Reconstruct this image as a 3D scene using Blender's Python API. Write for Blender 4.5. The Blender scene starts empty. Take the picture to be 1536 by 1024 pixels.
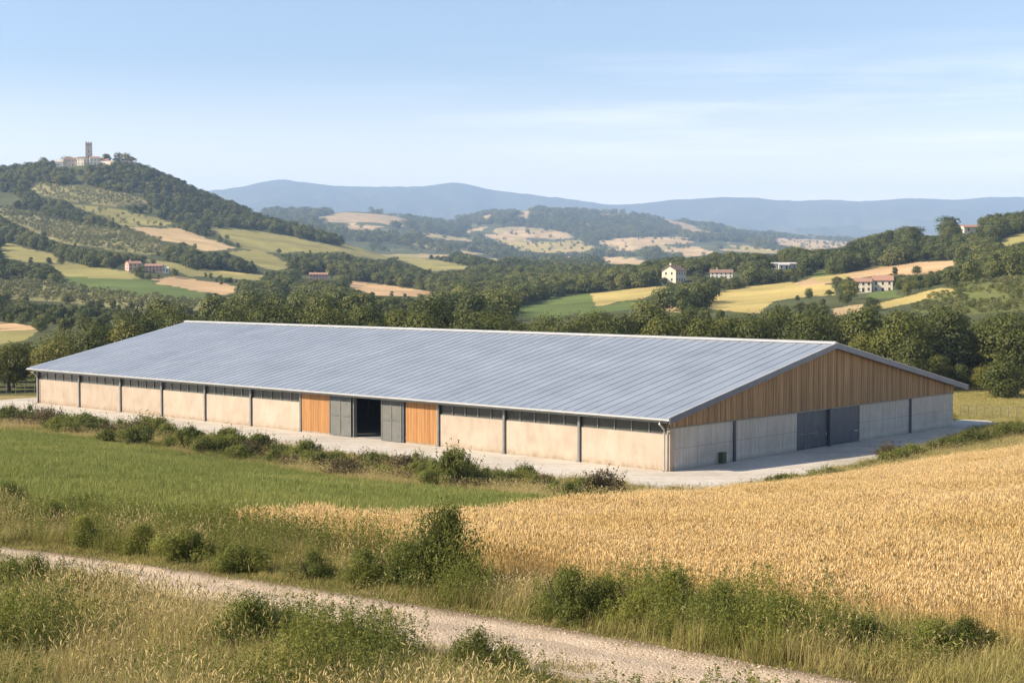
import bpy, math, random
import numpy as np
from mathutils import Vector, Matrix

rng = np.random.default_rng(7)
random.seed(7)
D = bpy.data
scene = bpy.context.scene
COL = scene.collection

# ------------------------------------------------------------------ camera
F = 2216.0
PITCH = math.atan(94 / F)
CP, SP = math.cos(PITCH), math.sin(PITCH)
CAMZ = 15.0
cam_d = D.cameras.new("camera")
cam_d.sensor_width = 36
cam_d.lens = F / 1536 * 36
cam_d.clip_start = 0.5
cam_d.clip_end = 60000
cam = D.objects.new("camera", cam_d)
COL.objects.link(cam)
cam.location = (0, 0, CAMZ)
cam.rotation_euler = (math.pi / 2 - PITCH, 0, 0)
scene.camera = cam


def project(x, y, z):
    """world -> photo pixel"""
    zz = z - CAMZ
    d = y * CP - zz * SP
    v = y * SP + zz * CP
    return 768 + F * x / d, 512 - F * v / d


def slope(py):
    """height over distance along the sight line of row py"""
    b = (512 - py) / F
    return (-SP + b * CP) / (CP + b * SP)


def ratio(px, py):
    b = (512 - py) / F
    return (px - 768) / F / (CP + b * SP)


# ------------------------------------------------------------------ small helpers
def link(o, parent=None):
    COL.objects.link(o)
    if parent is not None:
        o.parent = parent
    return o


def tag(o, label=None, cat=None, group=None, kind=None):
    if label: o["label"] = label
    if cat: o["category"] = cat
    if group: o["group"] = group
    if kind: o["kind"] = kind
    return o


def empty(name, loc, rz=0.0):
    o = D.objects.new(name, None)
    o.empty_display_size = 0.5
    o.location = loc
    o.rotation_euler = (0, 0, rz)
    return link(o)


def np_mesh(name, V, faces, mats=(), midx=None, attrs=None, smooth=False):
    """faces: (n,k) int array or list of such arrays"""
    V = np.asarray(V, dtype=np.float32)
    if isinstance(faces, np.ndarray):
        faces = [faces]
    faces = [f for f in faces if len(f)]
    loops = np.concatenate([f.reshape(-1) for f in faces]).astype(np.int32)
    cnt = np.concatenate([np.full(len(f), f.shape[1], dtype=np.int32) for f in faces])
    start = np.concatenate([[0], np.cumsum(cnt)[:-1]]).astype(np.int32)
    me = D.meshes.new(name)
    me.vertices.add(len(V)); me.vertices.foreach_set("co", V.reshape(-1))
    me.loops.add(len(loops)); me.loops.foreach_set("vertex_index", loops)
    me.polygons.add(len(cnt)); me.polygons.foreach_set("loop_start", start)
    for m in mats: me.materials.append(m)
    if midx is not None:
        me.polygons.foreach_set("material_index", np.asarray(midx, dtype=np.int32))
    if smooth:
        me.polygons.foreach_set("use_smooth", np.ones(len(cnt), dtype=bool))
    for k, a in (attrs or {}).items():
        a = np.asarray(a, dtype=np.float32)
        if a.ndim == 1:
            at = me.attributes.new(k, 'FLOAT', 'POINT'); at.data.foreach_set("value", a)
        else:
            at = me.attributes.new(k, 'FLOAT_COLOR', 'POINT')
            c = np.ones((len(a), 4), dtype=np.float32); c[:, :3] = a
            at.data.foreach_set("color", c.reshape(-1))
    me.update(calc_edges=True)
    return me


class MB:
    """collects boxes, prisms, tubes into ONE mesh"""
    def __init__(self): self.v = []; self.f = []; self.t = []
    def add(self, vs, fs, tone=0.5):
        n = len(self.v); self.v += [tuple(p) for p in vs]; self.t += [tone] * len(vs)
        self.f += [tuple(i + n for i in f) for f in fs]
    def box(self, x0, x1, y0, y1, z0, z1, tone=0.5):
        self.add([(x0, y0, z0), (x1, y0, z0), (x1, y1, z0), (x0, y1, z0), (x0, y0, z1), (x1, y0, z1), (x1, y1, z1), (x0, y1, z1)],
                 [(0, 3, 2, 1), (4, 5, 6, 7), (0, 1, 5, 4), (1, 2, 6, 5), (2, 3, 7, 6), (3, 0, 4, 7)], tone)
    def hexa(self, b, t, tone=0.5):
        self.add(list(b) + list(t), [(0, 3, 2, 1), (4, 5, 6, 7), (0, 1, 5, 4), (1, 2, 6, 5), (2, 3, 7, 6), (3, 0, 4, 7)], tone)
    def tube(self, pts, rads, n=8, tone=0.5):
        rings = []
        pts = [Vector(p) for p in pts]
        for i, p in enumerate(pts):
            d = (pts[min(i + 1, len(pts) - 1)] - pts[max(i - 1, 0)]).normalized()
            a = d.orthogonal().normalized() if abs(d.z) < 0.9 else Vector((1, 0, 0)).cross(d).normalized()
            b = d.cross(a)
            rings.append([p + (a * math.cos(2 * math.pi * k / n) + b * math.sin(2 * math.pi * k / n)) * rads[i] for k in range(n)])
        vs = [q for r in rings for q in r]
        fs = [(i * n + k, i * n + (k + 1) % n, (i + 1) * n + (k + 1) % n, (i + 1) * n + k) for i in range(len(pts) - 1) for k in range(n)]
        fs.append(tuple(range(n - 1, -1, -1))); fs.append(tuple((len(pts) - 1) * n + k for k in range(n)))
        self.add(vs, fs, tone)
    def build(self, name, mat, parent=None, bevel=0.0):
        me = D.meshes.new(name)
        me.from_pydata(self.v, [], self.f)
        at = me.attributes.new("tone", 'FLOAT', 'POINT'); at.data.foreach_set("value", np.array(self.t, dtype=np.float32))
        me.materials.append(mat); me.update()
        o = D.objects.new(name, me)
        if bevel:
            m = o.modifiers.new("bevel", 'BEVEL'); m.width = bevel; m.segments = 2; m.limit_method = 'ANGLE'
        return link(o, parent)


# value noise, numpy
_P = rng.random((256, 256))
def vnoise(x, y):
    xi = np.floor(x).astype(int); yi = np.floor(y).astype(int)
    fx = x - xi; fy = y - yi
    fx = fx * fx * (3 - 2 * fx); fy = fy * fy * (3 - 2 * fy)
    a = _P[xi & 255, yi & 255]; b = _P[(xi + 1) & 255, yi & 255]; c = _P[xi & 255, (yi + 1) & 255]; d = _P[(xi + 1) & 255, (yi + 1) & 255]
    return (a * (1 - fx) + b * fx) * (1 - fy) + (c * (1 - fx) + d * fx) * fy
def fbm(x, y, o=4):
    s = 0; a = 0.5; t = 0
    for i in range(o):
        s = s + a * vnoise(x * 2 ** i + 13.7 * i, y * 2 ** i + 7.3 * i); t += a; a *= 0.5
    return s / t


def inpoly(px, py, poly):
    px = np.asarray(px); py = np.asarray(py)
    ins = np.zeros(px.shape, dtype=bool)
    n = len(poly)
    for i in range(n):
        x0, y0 = poly[i]; x1, y1 = poly[(i + 1) % n]
        if y0 == y1: continue
        c = ((y0 > py) != (y1 > py)) & (px < (x1 - x0) * (py - y0) / (y1 - y0) + x0)
        ins ^= c
    return ins


# ------------------------------------------------------------------ materials
def new_mat(name):
    m = D.materials.new(name); m.use_nodes = True
    nt = m.node_tree; nt.nodes.clear()
    return m, nt
def nd(nt, t, **kw):
    n = nt.nodes.new(t)
    for k, v in kw.items(): setattr(n, k, v)
    return n
def noise_node(nt, vec, scale, detail=4, rough=0.55):
    n = nd(nt, 'ShaderNodeTexNoise'); n.inputs['Scale'].default_value = scale
    n.inputs['Detail'].default_value = detail; n.inputs['Roughness'].default_value = rough
    nt.links.new(vec, n.inputs['Vector']); return n
def ramp(nt, fac, stops):
    r = nd(nt, 'ShaderNodeValToRGB'); e = r.color_ramp.elements
    while len(e) < len(stops): e.new(0.5)
    for i, (p, c) in enumerate(stops):
        e[i].position = p; e[i].color = (*c, 1) if len(c) == 3 else c
    nt.links.new(fac, r.inputs['Fac']); return r
def mixc(nt, fac, a, b, mode='MIX'):
    m = nd(nt, 'ShaderNodeMix', data_type='RGBA', blend_type=mode)
    for s, v in ((0, fac), (6, a), (7, b)):
        if isinstance(v, (int, float)): m.inputs[s].default_value = v
        elif isinstance(v, tuple): m.inputs[s].default_value = (*v, 1) if len(v) == 3 else v
        else: nt.links.new(v, m.inputs[s])
    return m.outputs[2]
def bsdf(nt, color, rough=0.8, metal=0.0, normal=None, spec=0.3):
    b = nd(nt, 'ShaderNodeBsdfPrincipled')
    if isinstance(color, tuple): b.inputs['Base Color'].default_value = (*color, 1)
    else: nt.links.new(color, b.inputs['Base Color'])
    if isinstance(rough, (int, float)): b.inputs['Roughness'].default_value = rough
    else: nt.links.new(rough, b.inputs['Roughness'])
    b.inputs['Metallic'].default_value = metal
    b.inputs['Specular IOR Level'].default_value = spec
    if normal is not None: nt.links.new(normal, b.inputs['Normal'])
    return b
def out(nt, sh):
    o = nd(nt, 'ShaderNodeOutputMaterial'); nt.links.new(sh, o.inputs['Surface'])
def bump(nt, h, strength=0.4, dist=0.02):
    b = nd(nt, 'ShaderNodeBump'); b.inputs['Strength'].default_value = strength; b.inputs['Distance'].default_value = dist
    nt.links.new(h, b.inputs['Height']); return b.outputs[0]


def mat_simple(name, c1, c2, scale=3.0, rough=0.7, metal=0.0, bumps=0.2, dist=0.01, tone=0.0, spec=0.3, stretch=(1, 1, 1)):
    """two-colour noise material in object coordinates; optional per-board tone attribute"""
    m, nt = new_mat(name)
    tc = nd(nt, 'ShaderNodeTexCoord')
    mp = nd(nt, 'ShaderNodeMapping'); mp.inputs['Scale'].default_value = stretch
    nt.links.new(tc.outputs['Object'], mp.inputs['Vector'])
    n = noise_node(nt, mp.outputs[0], scale, 6, 0.62)
    r = ramp(nt, n.outputs['Fac'], [(0.3, c1), (0.7, c2)])
    col = r.outputs[0]
    if tone:
        at = nd(nt, 'ShaderNodeAttribute', attribute_name='tone')
        rr = ramp(nt, at.outputs['Fac'], [(0, (1 - tone,) * 3), (1, (1 + 0 * tone,) * 3)])
        col = mixc(nt, 1.0, col, rr.outputs[0], 'MULTIPLY')
    n2 = noise_node(nt, mp.outputs[0], scale * 6, 4)
    b = bsdf(nt, col, rough, metal, bump(nt, n2.outputs['Fac'], bumps, dist), spec)
    out(nt, b.outputs[0]); return m


def mat_leaf(name, dark, light, yellow, transl=0.3, nscale=0.15, att=None):
    m, nt = new_mat(name)
    geo = nd(nt, 'ShaderNodeNewGeometry')
    oi = nd(nt, 'ShaderNodeObjectInfo')
    n = noise_node(nt, geo.outputs['Position'], nscale, 3)
    a = nd(nt, 'ShaderNodeAttribute', attribute_name='rnd')
    base = ramp(nt, oi.outputs['Random'], [(0.0, dark), (0.55, tuple((d + l) / 2 for d, l in zip(dark, light))), (0.85, light), (1.0, yellow)])
    tip = mixc(nt, a.outputs['Fac'], base.outputs[0], light)
    r2 = ramp(nt, n.outputs['Fac'], [(0.35, (0.75, 0.8, 0.75)), (0.65, (1.2, 1.15, 1.0))])
    col = mixc(nt, 1.0, tip, r2.outputs[0], 'MULTIPLY')
    b = bsdf(nt, col, 0.6, 0, None, 0.25)
    t = nd(nt, 'ShaderNodeBsdfTranslucent'); nt.links.new(col, t.inputs['Color'])
    mx = nd(nt, 'ShaderNodeMixShader'); mx.inputs[0].default_value = transl
    nt.links.new(b.outputs[0], mx.inputs[1]); nt.links.new(t.outputs[0], mx.inputs[2])
    out(nt, mx.outputs[0]); return m


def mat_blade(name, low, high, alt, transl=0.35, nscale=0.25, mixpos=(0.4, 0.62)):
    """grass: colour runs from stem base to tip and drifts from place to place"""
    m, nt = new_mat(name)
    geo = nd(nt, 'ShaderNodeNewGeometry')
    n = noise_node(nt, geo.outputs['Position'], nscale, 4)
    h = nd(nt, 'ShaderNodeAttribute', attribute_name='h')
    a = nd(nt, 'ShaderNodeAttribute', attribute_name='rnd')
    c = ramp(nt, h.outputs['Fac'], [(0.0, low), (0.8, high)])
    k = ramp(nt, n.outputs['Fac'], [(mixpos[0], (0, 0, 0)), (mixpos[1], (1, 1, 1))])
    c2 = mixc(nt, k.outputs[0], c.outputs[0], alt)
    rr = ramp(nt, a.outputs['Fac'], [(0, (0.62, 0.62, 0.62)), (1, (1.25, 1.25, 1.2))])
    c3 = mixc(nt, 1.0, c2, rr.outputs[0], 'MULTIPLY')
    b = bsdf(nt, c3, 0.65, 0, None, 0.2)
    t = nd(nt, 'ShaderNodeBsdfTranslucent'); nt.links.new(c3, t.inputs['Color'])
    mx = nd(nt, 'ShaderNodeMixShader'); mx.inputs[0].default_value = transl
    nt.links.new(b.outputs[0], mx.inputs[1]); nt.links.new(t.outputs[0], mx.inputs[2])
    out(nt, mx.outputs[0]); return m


M = {}
M['leaf'] = mat_leaf("foliage_green", (0.048, 0.062, 0.017), (0.125, 0.135, 0.028), (0.18, 0.168, 0.034))
M['leaf_far'] = mat_leaf("foliage_far", (0.062, 0.082, 0.027), (0.15, 0.16, 0.045), (0.21, 0.20, 0.065), nscale=0.01)
M['leaf_olive'] = mat_leaf("foliage_olive", (0.12, 0.13, 0.06), (0.20, 0.20, 0.09), (0.27, 0.25, 0.12), nscale=0.01)
M['leaf_shrub'] = mat_leaf("foliage_shrub", (0.085, 0.105, 0.026), (0.21, 0.225, 0.05), (0.31, 0.29, 0.08), transl=.4, nscale=0.8)
M['leaf_brown'] = mat_leaf("foliage_brown", (0.085, 0.062, 0.035), (0.14, 0.11, 0.05), (0.18, 0.14, 0.07), nscale=0.8)
M['bark'] = mat_simple("bark", (0.07, 0.055, 0.04), (0.16, 0.13, 0.10), 4, 0.9, bumps=0.6, stretch=(1, 1, 0.2))
M['concrete'] = None

# ------------------------------------------------------------------ terrain heights
NEARC = [-400, 0, 384, 768, 1000, 1152, 1300, 1420, 1536, 1900]
NEAR = [  # distance, drop below the camera at those columns
    (2,   [4.9] * 10),
    (14,  [5.2] * 10),
    (20,  [5.5] * 10),
    (24,  [5.8, 5.8, 5.85, 5.85, 5.8, 5.75, 5.7, 5.65, 5.65, 5.6]),
    (28,  [6.1, 6.1, 6.15, 6.2, 6.15, 6.1, 6.0, 5.95, 5.9, 5.8]),
    (35,  [6.6, 6.66, 6.75, 6.8, 6.75, 6.7, 6.6, 6.5, 6.45, 6.3]),
    (45,  [7.2, 7.35, 7.75, 7.9, 7.85, 7.75, 7.6, 7.45, 7.3, 6.9]),
    (60,  [8.3, 8.6, 9.2, 9.6, 9.6, 9.4, 9.2, 8.95, 8.65, 7.9]),
    (80,  [9.7, 10.0, 11.2, 12.1, 12.2, 11.95, 11.4, 10.8, 10.15, 9.0]),
    (100, [11.1, 11.5, 13.2, 14.4, 14.65, 14.4, 13.8, 12.9, 11.9, 10.3]),
    (112, [12.1, 12.5, 14.1, 14.95, 15, 14.85, 14.5, 13.8, 13.0, 11.2]),
    (125, [13.0, 13.4, 14.7, 15, 15, 15, 14.95, 14.6, 14.0, 12.2]),
    (140, [14.0, 14.4, 15, 15, 15, 15, 15, 15, 14.7, 13.2]),
    (152, [14.9, 15, 15, 15, 15, 15, 15, 15, 15, 14.0]),
    (175, [15] * 9 + [14.6]),
    (225, [15] * 10),
]
FAR = [  # distance, photo rows of the ground there
    (350,  [(-400, 505), (0, 503), (200, 497), (400, 490), (768, 490), (1000, 487), (1152, 482), (1300, 474), (1400, 464), (1536, 452), (1900, 430)]),
    (420,  [(-400, 490), (0, 491), (200, 486), (400, 482), (768, 480), (1000, 472), (1152, 464), (1250, 458), (1330, 450), (1400, 438), (1470, 427), (1536, 417), (1900, 390)]),
    (550,  [(-400, 465), (0, 469), (300, 470), (600, 470), (768, 467), (850, 463), (1000, 455), (1152, 446), (1300, 432), (1400, 421), (1536, 402), (1900, 370)]),
    (700,  [(-400, 435), (0, 440), (200, 445), (400, 455), (600, 455), (768, 452), (850, 448), (1000, 430), (1152, 419), (1300, 405), (1400, 392), (1470, 388), (1536, 383), (1900, 350)]),
    (900,  [(-400, 395), (0, 403), (200, 405), (300, 418), (450, 432), (600, 437), (768, 435), (850, 430), (930, 420), (1000, 409), (1100, 398), (1200, 391), (1280, 377), (1340, 365), (1400, 357), (1470, 350), (1536, 338), (1900, 300)]),
    (1050, [(-400, 365), (0, 378), (200, 385), (300, 397), (450, 415), (600, 424), (768, 427), (850, 424), (930, 420), (1000, 412), (1100, 404), (1200, 398), (1280, 388), (1340, 380), (1400, 373), (1536, 360), (1900, 330)]),
    (1250, [(-400, 330), (0, 345), (200, 352), (300, 365), (450, 390), (600, 410), (768, 417), (850, 417), (1000, 415), (1200, 410), (1400, 400), (1900, 390)]),
    (1500, [(-400, 295), (0, 306), (150, 315), (300, 334), (400, 353), (450, 361), (520, 374), (600, 394), (690, 398), (768, 408), (850, 410), (1000, 412), (1200, 410), (1900, 410)]),
    (1800, [(-400, 262), (0, 260), (50, 257), (90, 251), (135, 249), (195, 257), (230, 268), (262, 279), (300, 298), (330, 310), (370, 323), (400, 334), (450, 348), (480, 357), (520, 368), (560, 382), (600, 390), (690, 393), (768, 400), (900, 406), (1200, 406), (1900, 406)]),
    (2050, [(-400, 300), (0, 295), (135, 280), (300, 325), (450, 366), (560, 385), (690, 392), (768, 398), (900, 402), (1900, 402)]),
    (2600, [(-400, 380), (300, 380), (600, 385), (690, 388), (768, 394), (900, 397), (1200, 396), (1900, 396)]),
    (3400, [(-400, 370), (480, 350), (600, 362), (700, 378), (768, 385), (900, 389), (1000, 386), (1200, 386), (1900, 386)]),
    (4300, [(-400, 345), (480, 333), (560, 335), (640, 348), (700, 362), (768, 366), (900, 368), (1000, 366), (1150, 372), (1300, 377), (1900, 377)]),
    (5200, [(-400, 325), (440, 320), (520, 318), (580, 321), (620, 330), (660, 340), (700, 338), (740, 332), (768, 330), (850, 334), (950, 340), (1040, 350), (1150, 362), (1300, 370), (1900, 370)]),
    (6200, [(-400, 345), (440, 330), (520, 328), (600, 335), (660, 338), (700, 330), (740, 322), (780, 317), (810, 318), (850, 323), (880, 320), (920, 319), (960, 323), (990, 331), (1040, 339), (1100, 347), (1150, 353), (1190, 358), (1240, 360), (1300, 366), (1900, 366)]),
    (7400, [(-400, 345), (480, 345), (700, 345), (850, 340), (1000, 348), (1300, 368), (1900, 368)]),
    (10000, [(-400, 345), (380, 330), (700, 335), (1000, 342), (1300, 350), (1900, 350)]),
    (12500, [(-400, 320), (380, 305), (440, 300), (540, 310), (640, 302), (720, 308), (850, 322), (1000, 325), (1120, 318), (1300, 325), (1480, 322), (1900, 320)]),
    (15000, [(-400, 300), (250, 295), (330, 286), (370, 279), (400, 273), (425, 270), (450, 274), (500, 279), (560, 281), (635, 281), (660, 277), (685, 275), (710, 279), (740, 286), (800, 293), (860, 300), (900, 306), (940, 308), (980, 304), (1000, 301), (1040, 299), (1060, 297), (1100, 297), (1130, 297), (1160, 301), (1200, 302), (1245, 300), (1275, 303), (1310, 301), (1360, 298), (1430, 301), (1480, 296), (1530, 295), (1700, 298), (1900, 300)]),
    (18000, [(-400, 330), (1900, 330)]),
]
_UC = np.arange(-400, 1901, 4.0)
def _smooth(v, k):
    if k < 1: return v
    ker = np.exp(-0.5 * (np.arange(-3 * k, 3 * k + 1) / k) ** 2); ker /= ker.sum()
    return np.convolve(np.pad(v, 3 * k, mode='edge'), ker, mode='valid')
_rows = []
for Y, d in NEAR:
    _rows.append((Y, _smooth(CAMZ - np.interp(_UC, NEARC, d), 12)))
for Y, pl in FAR:
    p = np.interp(_UC, [a for a, b in pl], [b for a, b in pl])
    k = 12 if Y < 700 else (2 if Y in (15000, 1800) else 6)
    _rows.append((Y, CAMZ + Y * slope(_smooth(p, k))))
_LY = np.log(np.array([r[0] for r in _rows])); _RZ = np.array([r[1] for r in _rows])
_LD = np.linspace(_LY[0], _LY[-1], 1400)
# cubic Hermite in log distance with limited tangents
_dz = (_RZ[1:] - _RZ[:-1]) / (_LY[1:] - _LY[:-1])[:, None]
_tg = np.zeros_like(_RZ)
_tg[1:-1] = np.where(_dz[1:] * _dz[:-1] > 0, 2 * _dz[1:] * _dz[:-1] / (_dz[1:] + _dz[:-1] + 1e-12), 0)
_tg[0] = _dz[0]; _tg[-1] = _dz[-1]
_i = np.clip(np.searchsorted(_LY, _LD) - 1, 0, len(_LY) - 2)
_h = (_LY[_i + 1] - _LY[_i]); _t = (_LD - _LY[_i]) / _h
_h = _h[:, None]; _t = _t[:, None]
_TAB = ((2 * _t ** 3 - 3 * _t ** 2 + 1) * _RZ[_i] + (_t ** 3 - 2 * _t ** 2 + _t) * _h * _tg[_i]
        + (-2 * _t ** 3 + 3 * _t ** 2) * _RZ[_i + 1] + (_t ** 3 - _t ** 2) * _h * _tg[_i + 1])

def zp0(px, py):
    """photo pixel -> point on the level z = 0"""
    Y = -CAMZ / slope(py)
    return (ratio(px, py) * Y, Y)
APRON = [zp0(*p) for p in [(-420, 590), (-200, 601), (0, 624), (118, 635), (210, 648), (300, 661), (420, 675), (546, 691), (660, 705), (800, 718), (931, 727), (975, 740), (1030, 747), (1072, 745), (1147, 735), (1222, 722), (1335, 693), (1406, 667), (1462, 644), (1500, 634), (1480, 630), (1440, 629)]]
APRON += [(40.0, 150.0), (-20.0, 205.0), (-55.0, 181.0)] + [zp0(52, 596), zp0(0, 600), zp0(-200, 588), zp0(-420, 580)]

def height(x, y):
    x = np.asarray(x, dtype=float); y = np.asarray(y, dtype=float)
    yy = np.clip(y, 2.0, 17990.0)
    c = np.clip((768 + F * x / np.maximum(y, 2.0) + 400) / 4.0, 0, len(_UC) - 1.001)
    r = np.clip((np.log(yy) - _LD[0]) / (_LD[1] - _LD[0]), 0, len(_LD) - 1.001)
    ci = c.astype(int); ri = r.astype(int); fc = c - ci; fr = r - ri
    z = (_TAB[ri, ci] * (1 - fc) + _TAB[ri, ci + 1] * fc) * (1 - fr) + (_TAB[ri + 1, ci] * (1 - fc) + _TAB[ri + 1, ci + 1] * fc) * fr
    far = np.clip((yy - 260) / 300, 0, 1)
    z = z + far * (fbm(x / 90, yy / 90, 4) - 0.5) * np.minimum(yy * 0.006, 14)
    mt = np.clip((yy - 8000) / 3000, 0, 1) * np.clip((15000 - yy) / 1500, 0, 1)
    z = z + mt * (np.abs(fbm(x / 1300 + 5, yy / 1700, 5) - 0.5) * -2 - 0.02) * 420
    near = np.clip((24 - np.abs(yy - 40)) / 20, 0, 1)
    z = z + near * (fbm(x / 2.5, yy / 2.5, 3) - 0.5) * 0.25
    m = inpoly(x, y, APRON) & (z > -3) & (yy < 260)
    return np.where(m, np.minimum(z, -0.06), z)


def ground(px, py, ymin=12.0, ymax=17900.0):
    """photo pixel -> first ground point on that sight line beyond ymin"""
    Y = np.exp(np.linspace(math.log(ymin), math.log(ymax), 3000))
    u = ratio(px, py); s = slope(py)
    z = height(u * Y, Y)
    hit = np.nonzero(CAMZ + s * Y <= z)[0]
    k = hit[0] if len(hit) else len(Y) - 1
    return np.array([u * Y[k], Y[k], z[k]])


def crest(px, Y=1780.0):
    """point of the left hill's top on the bearing of a photo column"""
    x = (px - 768) / F * Y
    return np.array([x, Y, float(height(x, Y))])


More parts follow.
